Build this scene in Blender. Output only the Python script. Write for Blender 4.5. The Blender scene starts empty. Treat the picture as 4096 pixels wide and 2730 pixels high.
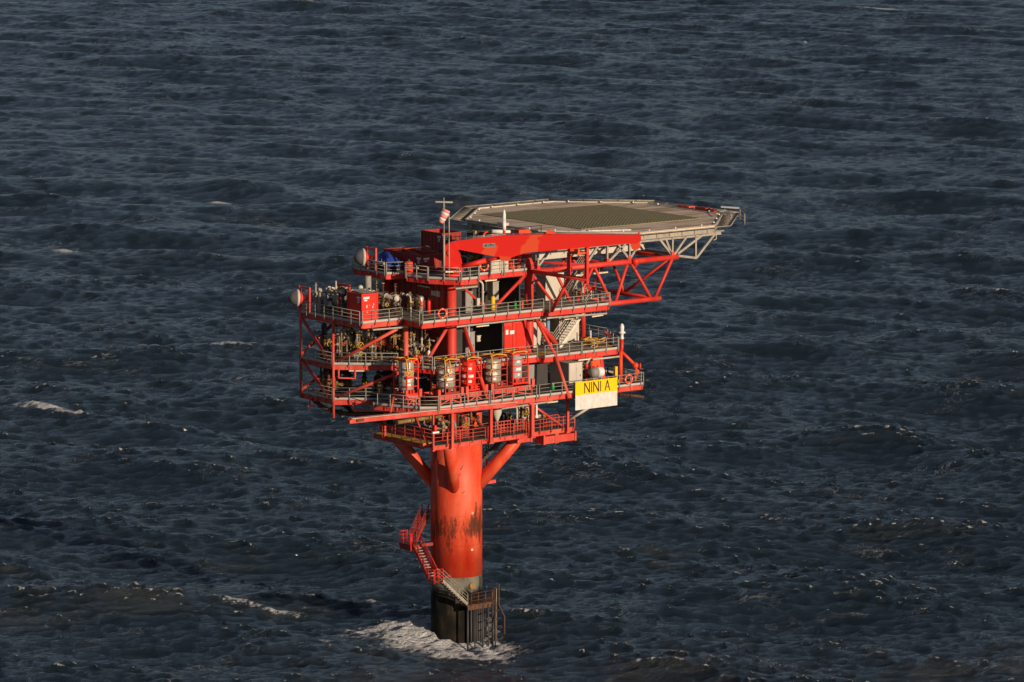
import bpy, bmesh, math, random
import numpy as np
from mathutils import Vector, Matrix
RN=random.Random(7)
sc=bpy.context.scene
COL=sc.collection
W=bpy.data.worlds.new("World"); sc.world=W; W.use_nodes=True
R=math.radians
# ------------------------------------------------------------------ materials
def newmat(name):
    m=bpy.data.materials.new(name); m.use_nodes=True
    nt=m.node_tree; b=nt.nodes['Principled BSDF']; return m,nt,b
def N(nt,t,**k):
    n=nt.nodes.new(t)
    for a,v in k.items():
        if a in n.inputs: n.inputs[a].default_value=v
        else: setattr(n,a,v)
    return n
def ramp(nt,stops,interp='LINEAR'):
    r=nt.nodes.new('ShaderNodeValToRGB'); e=r.color_ramp.elements
    r.color_ramp.interpolation=interp
    e[0].position,e[0].color=stops[0][0],(*stops[0][1],1)
    e[1].position,e[1].color=stops[-1][0],(*stops[-1][1],1)
    for p,c in stops[1:-1]:
        x=e.new(p); x.color=(*c,1)
    return r
def paint(name,col,col2,rough=.55,scale=.6,amount=.5,rust=.0,metal=0,stretch=(1,1,.35),bump=.0,spec=.35):
    """weathered paint: two tones mixed by noise, optional rust streaks"""
    m,nt,b=newmat(name); L=nt.links
    tc=N(nt,'ShaderNodeNewGeometry')
    mp=N(nt,'ShaderNodeMapping'); mp.inputs['Scale'].default_value=stretch
    L.new(tc.outputs['Position'],mp.inputs['Vector'])
    n1=N(nt,'ShaderNodeTexNoise',Scale=scale,Detail=6,Roughness=.6); L.new(mp.outputs[0],n1.inputs['Vector'])
    r1=ramp(nt,[(.5-.32*amount,col),(.5+.32*amount,col2)]); L.new(n1.outputs['Fac'],r1.inputs[0])
    out=r1.outputs[0]
    if rust>0:
        n2=N(nt,'ShaderNodeTexNoise',Scale=scale*4,Detail=8,Roughness=.7); L.new(mp.outputs[0],n2.inputs['Vector'])
        r2=ramp(nt,[(.62-.12*rust,(0,0,0)),(.74-.12*rust,(1,1,1))]); L.new(n2.outputs['Fac'],r2.inputs[0])
        mx=N(nt,'ShaderNodeMix',data_type='RGBA'); L.new(r2.outputs[0],mx.inputs[0]); L.new(out,mx.inputs[6])
        mx.inputs[7].default_value=(.13,.045,.015,1); out=mx.outputs[2]
    L.new(out,b.inputs['Base Color'])
    n3=N(nt,'ShaderNodeTexNoise',Scale=9,Detail=4); L.new(mp.outputs[0],n3.inputs['Vector'])
    rr=N(nt,'ShaderNodeMapRange'); rr.inputs[3].default_value=rough-.12; rr.inputs[4].default_value=rough+.15
    L.new(n3.outputs['Fac'],rr.inputs[0]); L.new(rr.outputs[0],b.inputs['Roughness'])
    b.inputs['Metallic'].default_value=metal; b.inputs['Specular IOR Level'].default_value=spec
    if bump>0:
        bp=N(nt,'ShaderNodeBump',Strength=.6,Distance=bump); L.new(n3.outputs['Fac'],bp.inputs['Height']); L.new(bp.outputs[0],b.inputs['Normal'])
    return m
M={}
M['red']=paint('red_paint',(.56,.024,.015),(.66,.060,.040),scale=.6,amount=.45,rust=.28)
M['red_faded']=paint('faded_red_paint',(.54,.042,.026),(.62,.105,.07),scale=.8,amount=.45,rust=.32)
M['red_bright']=paint('bright_red_paint',(.72,.022,.010),(.66,.030,.014),scale=.8,rust=0,rough=.45)
M['red_old_and_shaded']=paint('old_and_shaded_red_paint',(.36,.030,.018),(.26,.030,.02),scale=1.5,rust=.5)  # rusty old red, also put on red faces that only lie in shade
M['orange']=paint('orange_paint',(.72,.11,.02),(.66,.08,.02),scale=1)
M['orange_red']=paint('orange_red_paint',(.70,.075,.022),(.66,.055,.02),scale=1)
M['buoy']=paint('lifebuoy_orange',(.80,.08,.02),(.75,.07,.02),scale=3,rough=.4)
M['yellow']=paint('yellow_paint',(.72,.48,.02),(.60,.38,.03),scale=2,rust=.1)
M['chain']=paint('yellow_chain',(.72,.40,.02),(.62,.30,.02),scale=3)
M['sign_yellow']=paint('sign_yellow',(.90,.56,.004),(.86,.52,.004),scale=.8,rough=.4)
M['sign_white']=paint('sign_white',(.56,.50,.44),(.72,.67,.62),scale=2.2,stretch=(1.6,1,1),amount=.5,rough=.6)
M['black']=paint('black_letter',(.02,.02,.015),(.035,.03,.02),scale=3)
M['white']=paint('white_paint',(.78,.76,.72),(.66,.64,.60),scale=2)
M['cream']=paint('cream_paint',(.56,.51,.43),(.47,.42,.34),scale=.8,rust=.08)
M['silver']=paint('galvanised_steel',(.40,.36,.30),(.27,.24,.20),scale=1.5,rust=.1,rough=.5)
M['rail']=paint('galvanised_rail',(.36,.34,.30),(.26,.24,.20),scale=2,rust=.1,rough=.6)
M['toe']=paint('toe_plate_grey',(.46,.45,.42),(.36,.35,.32),scale=1.5)
M['steel']=paint('stainless_steel',(.50,.47,.40),(.38,.35,.29),scale=2,metal=.5,rough=.42)
M['pipe']=paint('lagged_pipe',(.34,.31,.26),(.20,.17,.13),scale=2.5,rust=.3)
M['pipe_brass']=paint('ochre_pipe',(.30,.20,.07),(.17,.10,.03),scale=3,rust=.4)
M['pipe_rust']=paint('rusty_pipe',(.12,.05,.022),(.05,.028,.018),scale=3,rust=.5)
M['dark']=paint('dark_steel_and_shade',(.055,.05,.047),(.03,.028,.028),scale=1.2)  # dark steel; also paints the deep shade inside recesses
M['grey']=paint('grey_cabinet',(.30,.28,.25),(.24,.22,.20),scale=1.5)
M['blue']=paint('blue_tarpaulin',(.010,.045,.28),(.012,.03,.18),scale=2,bump=.1,rough=.7)
M['blue_pipe']=paint('pale_blue_hose',(.16,.28,.45),(.13,.22,.36),scale=2)
M['green']=paint('green_paint',(.02,.32,.05),(.02,.25,.05),scale=2)
M['dome']=paint('dish_grey',(.13,.13,.14),(.085,.085,.095),scale=1.4,rough=.45,bump=.01)
M['tarp_lens']=paint('pale_grey_cover',(.42,.40,.40),(.30,.29,.30),scale=3)
# grating: fine cross pattern of bars over dark
def grating(name,c1,c2):
    m,nt,b=newmat(name); L=nt.links
    g=N(nt,'ShaderNodeNewGeometry')
    w=N(nt,'ShaderNodeTexWave',Scale=5.5); w.bands_direction='X'; L.new(g.outputs['Position'],w.inputs['Vector'])
    n=N(nt,'ShaderNodeTexNoise',Scale=.8,Detail=5); L.new(g.outputs['Position'],n.inputs['Vector'])
    r=ramp(nt,[(.35,c1),(.65,c2)]); L.new(n.outputs['Fac'],r.inputs[0])
    mx=N(nt,'ShaderNodeMix',data_type='RGBA',blend_type='MULTIPLY'); mx.inputs[0].default_value=.45
    L.new(r.outputs[0],mx.inputs[6]); L.new(w.outputs['Color'],mx.inputs[7]); L.new(mx.outputs[2],b.inputs['Base Color'])
    b.inputs['Roughness'].default_value=.8; return m
M['grating']=grating('deck_grating',(.19,.16,.12),(.28,.24,.18))
M['grating_dark']=grating('dark_deck_grating',(.07,.06,.045),(.11,.09,.06))
M['yellow_grating']=grating('yellow_grating',(.62,.42,.03),(.52,.34,.04))
# column paint
def column_mat():
    m,nt,b=newmat('column_paint'); L=nt.links
    g=N(nt,'ShaderNodeNewGeometry'); sx=N(nt,'ShaderNodeSeparateXYZ'); L.new(g.outputs['Position'],sx.inputs[0])
    mp=N(nt,'ShaderNodeMapping'); mp.inputs['Scale'].default_value=(1,1,.28); L.new(g.outputs['Position'],mp.inputs[0])
    n=N(nt,'ShaderNodeTexNoise',Scale=.55,Detail=7,Roughness=.65); L.new(mp.outputs[0],n.inputs[0])
    base=ramp(nt,[(.36,(.60,.045,.018)),(.52,(.68,.085,.034)),(.66,(.72,.14,.075))]); L.new(n.outputs['Fac'],base.inputs[0])
    # worn zone between z 4.8 and 11.5 : deep rust red with brown flaking
    n2=N(nt,'ShaderNodeTexNoise',Scale=.9,Detail=5,Roughness=.6); L.new(mp.outputs[0],n2.inputs[0])
    ad=N(nt,'ShaderNodeMath',operation='MULTIPLY_ADD'); L.new(n2.outputs['Fac'],ad.inputs[0]); ad.inputs[1].default_value=5.0; L.new(sx.outputs['Z'],ad.inputs[2])
    lo=N(nt,'ShaderNodeMapRange'); L.new(ad.outputs[0],lo.inputs[0]); lo.inputs[1].default_value=11.2; lo.inputs[2].default_value=9.8
    lo.inputs[3].default_value=0; lo.inputs[4].default_value=1
    worn=ramp(nt,[(.40,(.44,.022,.008)),(.55,(.54,.05,.016)),(.68,(.34,.075,.04))]); L.new(n.outputs['Fac'],worn.inputs[0])
    m1=N(nt,'ShaderNodeMix',data_type='RGBA'); L.new(lo.outputs[0],m1.inputs[0]); L.new(base.outputs[0],m1.inputs[6]); L.new(worn.outputs[0],m1.inputs[7])
    # flaked brown patches z 8..12.5
    n3=N(nt,'ShaderNodeTexNoise',Scale=.9,Detail=9,Roughness=.78); mp3=N(nt,'ShaderNodeMapping'); mp3.inputs['Scale'].default_value=(1.15,1.15,.30); mp3.inputs['Location'].default_value=(3.1,1.7,.4)
    L.new(g.outputs['Position'],mp3.inputs[0]); L.new(mp3.outputs[0],n3.inputs[0])
    band=N(nt,'ShaderNodeMath',operation='SUBTRACT'); L.new(sx.outputs['Z'],band.inputs[0]); band.inputs[1].default_value=10.2
    ab=N(nt,'ShaderNodeMath',operation='ABSOLUTE'); L.new(band.outputs[0],ab.inputs[0])
    sb=N(nt,'ShaderNodeMath',operation='MULTIPLY_ADD'); L.new(ab.outputs[0],sb.inputs[0]); sb.inputs[1].default_value=-.06; L.new(n3.outputs['Fac'],sb.inputs[2])
    fl=ramp(nt,[(.425,(0,0,0)),(.475,(.72,.72,.72)),(.54,(1,1,1))]); L.new(sb.outputs[0],fl.inputs[0])
    m2=N(nt,'ShaderNodeMix',data_type='RGBA'); L.new(fl.outputs[0],m2.inputs[0]); L.new(m1.outputs[2],m2.inputs[6]); m2.inputs[7].default_value=(.11,.034,.018,1)
    # weld seams every 2.9 m
    fr=N(nt,'ShaderNodeMath',operation='PINGPONG'); L.new(sx.outputs['Z'],fr.inputs[0]); fr.inputs[1].default_value=1.45
    cm=N(nt,'ShaderNodeMath',operation='LESS_THAN'); L.new(fr.outputs[0],cm.inputs[0]); cm.inputs[1].default_value=.03
    sm=N(nt,'ShaderNodeMath',operation='MULTIPLY'); L.new(cm.outputs[0],sm.inputs[0]); sm.inputs[1].default_value=.25
    m3=N(nt,'ShaderNodeMix',data_type='RGBA'); L.new(sm.outputs[0],m3.inputs[0]); L.new(m2.outputs[2],m3.inputs[6]); m3.inputs[7].default_value=(.3,.03,.01,1)
    L.new(m3.outputs[2],b.inputs['Base Color']); b.inputs['Roughness'].default_value=.5; b.inputs['Specular IOR Level'].default_value=.3
    return m
M['column']=column_mat()
def splash_mat():
    m,nt,b=newmat('splash_zone_coating'); L=nt.links
    g=N(nt,'ShaderNodeNewGeometry'); sx=N(nt,'ShaderNodeSeparateXYZ'); L.new(g.outputs['Position'],sx.inputs[0])
    mp=N(nt,'ShaderNodeMapping'); mp.inputs['Scale'].default_value=(1,1,.4); L.new(g.outputs['Position'],mp.inputs[0])
    n=N(nt,'ShaderNodeTexNoise',Scale=.8,Detail=7,Roughness=.65); L.new(mp.outputs[0],n.inputs[0])
    grey=ramp(nt,[(.38,(.055,.05,.04)),(.48,(.13,.125,.10)),(.6,(.20,.185,.145))]); L.new(n.outputs['Fac'],grey.inputs[0])
    wet=ramp(nt,[(.42,(.008,.007,.006)),(.56,(.020,.017,.012)),(.70,(.06,.045,.026))]); L.new(n.outputs['Fac'],wet.inputs[0])
    ad=N(nt,'ShaderNodeMath',operation='MULTIPLY_ADD'); L.new(n.outputs['Fac'],ad.inputs[0]); ad.inputs[1].default_value=2.5; L.new(sx.outputs['Z'],ad.inputs[2])
    mr=N(nt,'ShaderNodeMapRange'); L.new(ad.outputs[0],mr.inputs[0]); mr.inputs[1].default_value=5.3; mr.inputs[2].default_value=5.9
    mx=N(nt,'ShaderNodeMix',data_type='RGBA'); L.new(mr.outputs[0],mx.inputs[0]); L.new(wet.outputs[0],mx.inputs[6]); L.new(grey.outputs[0],mx.inputs[7])
    L.new(mx.outputs[2],b.inputs['Base Color']); b.inputs['Roughness'].default_value=.85; b.inputs['Specular IOR Level'].default_value=.12; return m
M['splash']=splash_mat()
def helideck_mat():
    m,nt,b=newmat('helideck_planks'); L=nt.links
    g=N(nt,'ShaderNodeNewGeometry')
    mp=N(nt,'ShaderNodeMapping'); mp.inputs['Scale'].default_value=(.22,1.6,1); mp.inputs['Rotation'].default_value=(0,0,R(-12)); L.new(g.outputs['Position'],mp.inputs[0])
    n=N(nt,'ShaderNodeTexNoise',Scale=.7,Detail=4,Roughness=.7); L.new(mp.outputs[0],n.inputs[0])
    r=ramp(nt,[(.42,(.46,.32,.20)),(.5,(.74,.54,.37)),(.58,(.84,.65,.46))]); L.new(n.outputs['Fac'],r.inputs[0])
    w=N(nt,'ShaderNodeTexWave',Scale=.34); w.bands_direction='Y'; w.inputs['Distortion'].default_value=.4; L.new(g.outputs['Position'],w.inputs[0])
    wr=ramp(nt,[(.0,(.55,.55,.55)),(.12,(1,1,1))]); L.new(w.outputs['Fac'],wr.inputs[0])
    mx=N(nt,'ShaderNodeMix',data_type='RGBA',blend_type='MULTIPLY'); mx.inputs[0].default_value=1; L.new(r.outputs[0],mx.inputs[6]); L.new(wr.outputs[0],mx.inputs[7])
    L.new(mx.outputs[2],b.inputs['Base Color']); b.inputs['Roughness'].default_value=.8; return m
M['helideck']=helideck_mat()
def simple(name,c,rough=.6,metal=0):
    m,nt,b=newmat(name); n=N(nt,'ShaderNodeTexNoise',Scale=2.0,Detail=4)
    g=N(nt,'ShaderNodeNewGeometry'); nt.links.new(g.outputs['Position'],n.inputs['Vector'])
    r=ramp(nt,[(.35,tuple(x*.85 for x in c)),(.65,tuple(min(1,x*1.12) for x in c))]); nt.links.new(n.outputs['Fac'],r.inputs[0]); nt.links.new(r.outputs[0],b.inputs['Base Color'])
    b.inputs['Roughness'].default_value=rough; b.inputs['Metallic'].default_value=metal; return m
M['rope']=simple('landing_net_rope',(.26,.225,.12),.9)
M['net']=simple('safety_net',(.30,.25,.19),.9)
M['tube_glass']=simple('lamp_diffuser',(.80,.66,.42),.4)
M['silver_tank']=paint('silver_tank',(.50,.45,.36),(.36,.31,.24),scale=1.6,metal=.35,rough=.45,rust=.12)
M['grey_tank']=paint('grey_tank',(.34,.33,.33),(.28,.27,.27),scale=1.6,rough=.5)
# crane boom paint with repair patches
def boom_mat():
    m,nt,b=newmat('boom_paint'); L=nt.links
    g=N(nt,'ShaderNodeNewGeometry'); v=N(nt,'ShaderNodeTexNoise',Scale=.32,Detail=3,Roughness=.4); L.new(g.outputs['Position'],v.inputs[0])
    r=ramp(nt,[(.545,(.70,.018,.010)),(.565,(.72,.075,.022))]); L.new(v.outputs['Fac'],r.inputs[0])
    L.new(r.outputs[0],b.inputs['Base Color']); b.inputs['Roughness'].default_value=.42; return m
M['boom']=boom_mat()
# ------------------------------------------------------------------ mesh builder
class MB:
    def __init__(s): s.v=[];s.f=[];s.m=[];s.sm=[];s.cut=[]
    def add(s,vs,fs,m=0,smooth=False):
        s.cut.append((len(s.v),len(s.f))); o=len(s.v); s.v+= [tuple(v) for v in vs]
        for f in fs: s.f.append([i+o for i in f]); s.m.append(m); s.sm.append(smooth)
        return s
    def box(s,x0,x1,y0,y1,z0,z1,m=0):
        return s.add([(x0,y0,z0),(x1,y0,z0),(x1,y1,z0),(x0,y1,z0),(x0,y0,z1),(x1,y0,z1),(x1,y1,z1),(x0,y1,z1)],
          [(0,3,2,1),(4,5,6,7),(0,1,5,4),(1,2,6,5),(2,3,7,6),(3,0,4,7)],m)
    def bar(s,p,q,w,h,m=0,up=(0,0,1)):
        p=Vector(p);q=Vector(q);d=(q-p).normalized();u=Vector(up)
        if abs(d.dot(u))>.99:u=Vector((0,1,0))
        sd=d.cross(u).normalized();u=sd.cross(d)
        vs=[]
        for c in(p,q):
            for a,b in((-1,-1),(1,-1),(1,1),(-1,1)): vs.append(c+sd*(a*w/2)+u*(b*h/2))
        return s.add(vs,[(0,3,2,1),(4,5,6,7),(0,1,5,4),(1,2,6,5),(2,3,7,6),(3,0,4,7)],m)
    def ibeam(s,p,q,w,h,m=0,t=.03):
        p=Vector(p);q=Vector(q)
        z=Vector((0,0,1)); s.bar(p+z*(h/2-t/2),q+z*(h/2-t/2),w,t,m); s.bar(p-z*(h/2-t/2),q-z*(h/2-t/2),w,t,m)
        return s.bar(p,q,t*.8,h-2*t,m)
    def sweep(s,pts,r,n=10,m=0,caps=True,closed=False):
        P=[Vector(p) for p in pts]; k=len(P); rs=r if isinstance(r,(list,tuple)) else [r]*k
        vs=[];fs=[];prev=None
        for i,p in enumerate(P):
            if closed: t=(P[(i+1)%k]-P[i-1])
            elif i==0:t=P[1]-P[0]
            elif i==k-1:t=P[-1]-P[-2]
            else:t=(P[i+1]-P[i]).normalized()+(P[i]-P[i-1]).normalized()
            if t.length<1e-6:t=Vector((0,0,1))
            t.normalize()
            if prev is None:
                a=Vector((0,0,1)) if abs(t.z)<.9 else Vector((1,0,0)); x=t.cross(a).normalized()
            else:
                x=prev-t*prev.dot(t); x=x.normalized() if x.length>1e-6 else t.orthogonal().normalized()
            prev=x; y=t.cross(x)
            for j in range(n):
                a=2*math.pi*j/n; vs.append(p+(x*math.cos(a)+y*math.sin(a))*rs[i])
        for i in range(k if closed else k-1):
            i2=(i+1)%k
            for j in range(n): fs.append((i*n+j,i*n+(j+1)%n,i2*n+(j+1)%n,i2*n+j))
        s.add(vs,fs,m,True)
        if caps and not closed:
            o=len(s.v)-len(vs)
            s.f.append([o+j for j in range(n)][::-1]);s.m.append(m);s.sm.append(False)
            s.f.append([o+(k-1)*n+j for j in range(n)]);s.m.append(m);s.sm.append(False)
        return s
    def tube(s,p,q,r,n=10,m=0,r2=None): return s.sweep([p,q],[r,r if r2 is None else r2],n,m)
    def lathe(s,c,prof,n=20,m=0,axis=(0,0,1)):
        """prof: (radius, height) pairs along axis"""
        ax=Vector(axis).normalized(); x=ax.orthogonal().normalized(); y=ax.cross(x); c=Vector(c)
        vs=[];k=len(prof)
        for r,h in prof:
            for j in range(n):
                a=2*math.pi*j/n; vs.append(c+ax*h+(x*math.cos(a)+y*math.sin(a))*max(r,.0005))
        fs=[(i*n+j,i*n+(j+1)%n,(i+1)*n+(j+1)%n,(i+1)*n+j) for i in range(k-1) for j in range(n)]
        s.add(vs,fs,m,True); o=len(s.v)-len(vs)
        s.f.append([o+j for j in range(n)][::-1]);s.m.append(m);s.sm.append(False)
        s.f.append([o+(k-1)*n+j for j in range(n)]);s.m.append(m);s.sm.append(False)
        return s
    def sphere(s,c,r,n=14,m=0,axis=(0,0,1),flat=1):
        return s.lathe(c,[(r*math.sin(math.pi*i/8),-r*flat*math.cos(math.pi*i/8)) for i in range(9)],n,m,axis)
    def torus(s,c,axis,R_,r,m=0,n=18):
        ax=Vector(axis).normalized();x=ax.orthogonal().normalized();y=ax.cross(x);c=Vector(c)
        return s.sweep([c+(x*math.cos(2*math.pi*i/n)+y*math.sin(2*math.pi*i/n))*R_ for i in range(n)],r,8,m,closed=True)
    def prism(s,poly,z0,z1,m=0):
        n=len(poly); vs=[(x,y,z0) for x,y in poly]+[(x,y,z1) for x,y in poly]
        return s.add(vs,[tuple(range(n))[::-1],tuple(range(n,2*n))]+[(i,(i+1)%n,n+(i+1)%n,n+i) for i in range(n)],m)
    def quad(s,a,b,c,d,m=0): return s.add([a,b,c,d],[(0,1,2,3)],m)
    def each(s,name,mats,parent=None):
        out=[]
        for (v0,f0),(v1,f1) in zip(s.cut,s.cut[1:]+[(len(s.v),len(s.f))]):
            b=MB(); b.v=s.v[v0:v1]; b.f=[[i-v0 for i in f] for f in s.f[f0:f1]]; b.m=s.m[f0:f1]; b.sm=s.sm[f0:f1]; out.append(b.build(name,mats,parent))
        return out
    def build(s,name,mats,parent=None,**tags):
        me=bpy.data.meshes.new(name); off=Vector((0,0,0)); p=parent
        while p is not None: off+=p.location; p=p.parent
        me.from_pydata([(v[0]-off.x,v[1]-off.y,v[2]-off.z) for v in s.v],[],s.f)
        if not isinstance(mats,(list,tuple)): mats=[mats]
        for m in mats: me.materials.append(M[m] if isinstance(m,str) else m)
        me.polygons.foreach_set('material_index',s.m); me.polygons.foreach_set('use_smooth',s.sm); me.update()
        o=bpy.data.objects.new(name,me); COL.objects.link(o); o.parent=parent
        for k,v in tags.items(): o[k]=v
        return o
def thing(name,label,cat,loc=(0,0,0),group=None):
    o=bpy.data.objects.new(name,None); COL.objects.link(o); o.location=loc; o.empty_display_size=.3
    o['label']=label;o['category']=cat
    if group:o['group']=group
    return o
def tag(o,label,cat,group=None):
    o['label']=label;o['category']=cat
    if group:o['group']=group
    return o
def dup(root,loc,label=None):
    r=root.copy(); COL.objects.link(r); r.location=loc
    if label:r['label']=label
    for ch in list(root.children):
        c=ch.copy(); COL.objects.link(c); c.parent=r
        for g in list(ch.children):
            d=g.copy(); COL.objects.link(d); d.parent=c
    return r
V=Vector
# ------------------------------------------------------------------ camera, sun, sky
F=18500.0; TH=math.atan(2715/18500); PH=R(38)
fw=V((math.sin(PH),math.cos(PH),0)); rt=V((math.cos(PH),-math.sin(PH),0))
CAM=-440*fw+(222/18500*448)*rt+V((0,0,92.8972))
cd=bpy.data.cameras.new('camera'); co=bpy.data.objects.new('camera',cd); COL.objects.link(co)
ax=fw*math.cos(TH)+V((0,0,-math.sin(TH))); up=rt.cross(ax)
co.matrix_world=Matrix.Translation(CAM)@Matrix((rt,up,-ax)).transposed().to_4x4()
cd.sensor_width=36; cd.lens=F/4096*36; cd.clip_start=1; cd.clip_end=60000
sc.camera=co
SUN_EL=12.0; SUN_AZ=2.5       # azimuth measured from -Y towards +X
sd=V((math.sin(R(SUN_AZ))*math.cos(R(SUN_EL)),-math.cos(R(SUN_AZ))*math.cos(R(SUN_EL)),math.sin(R(SUN_EL))))
sl=bpy.data.lights.new('sun','SUN'); so=bpy.data.objects.new('sun',sl); COL.objects.link(so)
sl.energy=4.3; sl.angle=R(.5); sl.color=(1,.80,.60)
so.rotation_euler=(-sd).to_track_quat('-Z','Y').to_euler(); so.location=(0,0,120)
wn=W.node_tree; bg=wn.nodes['Background']; sky=wn.nodes.new('ShaderNodeTexSky'); sky.sky_type='NISHITA'
sky.sun_disc=False; sky.sun_elevation=R(SUN_EL); sky.sun_rotation=math.pi-R(SUN_AZ); sky.air_density=1.0; sky.dust_density=.0; sky.ozone_density=5.5
hsv=wn.nodes.new('ShaderNodeHueSaturation'); hsv.inputs['Saturation'].default_value=.56
wn.links.new(sky.outputs[0],hsv.inputs['Color']); wn.links.new(hsv.outputs[0],bg.inputs[0]); bg.inputs[1].default_value=.056
sc.view_settings.view_transform='Standard'; sc.view_settings.look='None'; sc.view_settings.exposure=.18; sc.view_settings.gamma=1

# ------------------------------------------------------------------ sea
def sea():
    rg=np.random.default_rng(11)
    def axis(fine0,fine1,step,lo,hi,g=1.09):
        a=list(np.arange(fine0,fine1,step)); 
        x=fine1;d=step
        while x<hi: a.append(x); d*=g; x+=d
        a.append(hi); x=fine0;d=step;b=[]
        while True:
            d*=g; x-=d
            if x<=lo: b.append(lo);break
            b.append(x)
        return np.array(b[::-1]+a)
    # local axes: lateral (rt) and forward (fw), origin at the column
    a=list(np.arange(0,78,.34)); x=a[-1]; d=.34
    while x<26000:
        d=(min(d*1.012,1.2) if x<240 else d*1.15)
        x+=d; a.append(x)
    a=np.array(a); xs=np.concatenate([-a[:0:-1],a])
    ys1=list(np.arange(-45,60,.33)); y=60;d=.33
    while y<900: ys1.append(y); d=min(d*1.0016,.80); y+=d
    while y<30000: ys1.append(y); d*=1.12; y+=d
    y=-45;d=.36;b=[]
    while y>-1500: d*=1.12; y-=d; b.append(y)
    ys=np.array(b[::-1]+ys1)
    X,Y=np.meshgrid(xs.astype(np.float32),ys.astype(np.float32)); nx,ny=len(xs),len(ys)
    dx=np.gradient(xs)[None,:]*np.ones((ny,1)); dy=np.gradient(ys)[:,None]*np.ones((1,nx)); cell=np.maximum(dx,dy).astype(np.float32)
    Z=np.zeros_like(X);DX=np.zeros_like(X);DY=np.zeros_like(X);J=np.zeros_like(X)
    n=170
    lam=np.exp(rg.uniform(math.log(1.0),math.log(46),n)); lam.sort()
    for L_ in lam:
        sp=.42+.32*max(0,1-L_/9)
        th=R(-90-22)+rg.normal(0,sp)          # travelling mostly toward the camera
        k=2*math.pi/L_; kx,ky=k*math.cos(th),k*math.sin(th)
        slope=.050 if L_<3.2 else (.017 if L_<16 else .024)
        if L_>38: slope*=.8
        a=slope/k*rg.uniform(.6,1.3)
        fade=np.clip((L_/cell-2.0)/2.0,0,1)
        if fade.max()<=0: continue
        ph=(kx*X+ky*Y+rg.uniform(0,2*math.pi)).astype(np.float32)
        s_,c_=np.sin(ph),np.cos(ph); A=a*fade
        Z+=A*c_; DX-=A*1.25*kx/k*s_; DY-=A*1.25*ky/k*s_; J+=A*k*c_
    # foam weight: steep crests + individual whitecaps + wash round the column
    tj=np.percentile(J[200:1200],99.2); foam=np.clip((J-tj)/(.22*tj),0,.85)
    caps=[(-45.2, 359.4, 2.6, 3.2, 1.15), (-55.0, 134.3, 2.6, 2.6, 1.35), (-52.6, 131.6, 2.4, 1.6, 1.2), (-49.3, 128.6, 3.0, 1.4, 1.1), (-51.3, 823.8, 5.0, 3.4, .98), (104.0, 811.0, 8, 4, .98), (92, 800, 5, 3, .6), (-65.5, 287.7, 2.6, 2.6, 1.0), (14.1, 89.9, 2.8, 1.5, 0.62), (-33.8, 186.5, 5.6, 1.8, 0.95), (-49.5, 567.7, 4.2, 3.2, 0.6), (78.4, 702.3, 1, 3.3, 0.9), (48.3, 241.7, 1.4, 1.9, 0.7), (-21.0, 10.4, 3.0, 1.2, 1.0), (-17.0, 7.4, 3.0, 1.0, 0.85), (42.1, 488.5, 2.4, 2.7, 0.6), (8.2, 59.5, 3.4, 1.5, 0.62), (13.6, 56.9, 2.6, 1.4, 0.62), (-90.7, 660.1, 1.1, 3.6, 0.8), (-83.4, 408.0, 6.2, 2.8, 0.5), (-44.0, 184.5, 4.6, 1.6, 0.85), (-49.8, 175.3, 2.3, 2.0, 0.6), (79.1, 423.0, 1.8, 2.4, 0.6), (-43.6, 672.6, 8.1, 3.5, 0.4), (47.4, 27.7, 1, 1.3, 0.6), (39.6, 50.5, 1.3, 1.4, 0.55), (35.1, 58.2, 5.2, 1.4, 0.6), (-7.5, 46.8, 3.1, 1.5, 0.5), (-25.5, 111.9, 1.7, 1.7, 0.6), (-12.4, -5.5, 1.4, 1.3, 0.7), (23.6, 248.9, 1.1, 2.0, 0.3), (-35.4, 725.2, 3.0, 3.7, 0.5), (-42.1, 430.7, 3.6, 2.8, 0.5), (-15.0, 434.6, 2.7, 2.7, 0.5), (14.1, 833.6, 1.3, 3.9, 0.9), (53.8, 17.3, 1, 1.2, 0.6), (23.7, 564.6, 3.1, 3.0, 0.5), (-48.2, 580.2, 2.1, 3.2, 0.4), (-44.1, 35.8, 1.5, 1.5, 0.5), (-8.6, 18.2, 1, 1.4, 0.8), (-36.2, 1.6, 1.6, 1.4, 0.4)]
    for cx_,cy_,rx,ry,w in caps:
        skew=(X-cx_)*-.35
        q=((X-cx_)/rx)**2+((Y-cy_-skew)/ry)**2
        foam=np.maximum(foam,w*np.exp(-q*.9)); Z+=w*.6*np.exp(-q*.8)*(w>.8)
    def bl(cx_,cy_,rx,ry,w):
        q=((X-cx_)/rx)**2+((Y-cy_)/ry)**2; return w*np.exp(-q**1.5)
    for b in ((-3.0,-3.0,4.4,5.5,1.15),(-5.5,1.0,3.2,4.5,1.0),(1.8,-5.5,4.2,4.0,1.1),(4.6,-6.0,2.8,2.6,.7),(-8.5,-2,4.0,2.6,.62),(-11.5,-3.5,2.5,1.5,.5),(0,0,5,5,.8),(1,-8,5.5,3,.95),(4,-10,2.6,1.8,.6),(-8,0,3.5,3,.8),(-5,-6,4,2,.7)):
        foam=np.maximum(foam,bl(*b))
    Z+=.5*np.exp(-(((X+4)/4)**2+((Y-1)/4)**2))-.35*np.exp(-(((X-3)/3.5)**2+((Y+3)/3.5)**2))
    fm=np.clip(foam*1.3-.35,0,1)
    for k_ in range(26):
        L_=rg.uniform(.75,2.2); th=rg.uniform(0,2*math.pi); k=2*math.pi/L_
        Z+=fm*.020*L_*np.cos((k*math.cos(th)*X+k*math.sin(th)*Y+rg.uniform(0,6.28)).astype(np.float32))*(cell<.6)
    X2=X+DX;Y2=Y+DY
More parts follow.
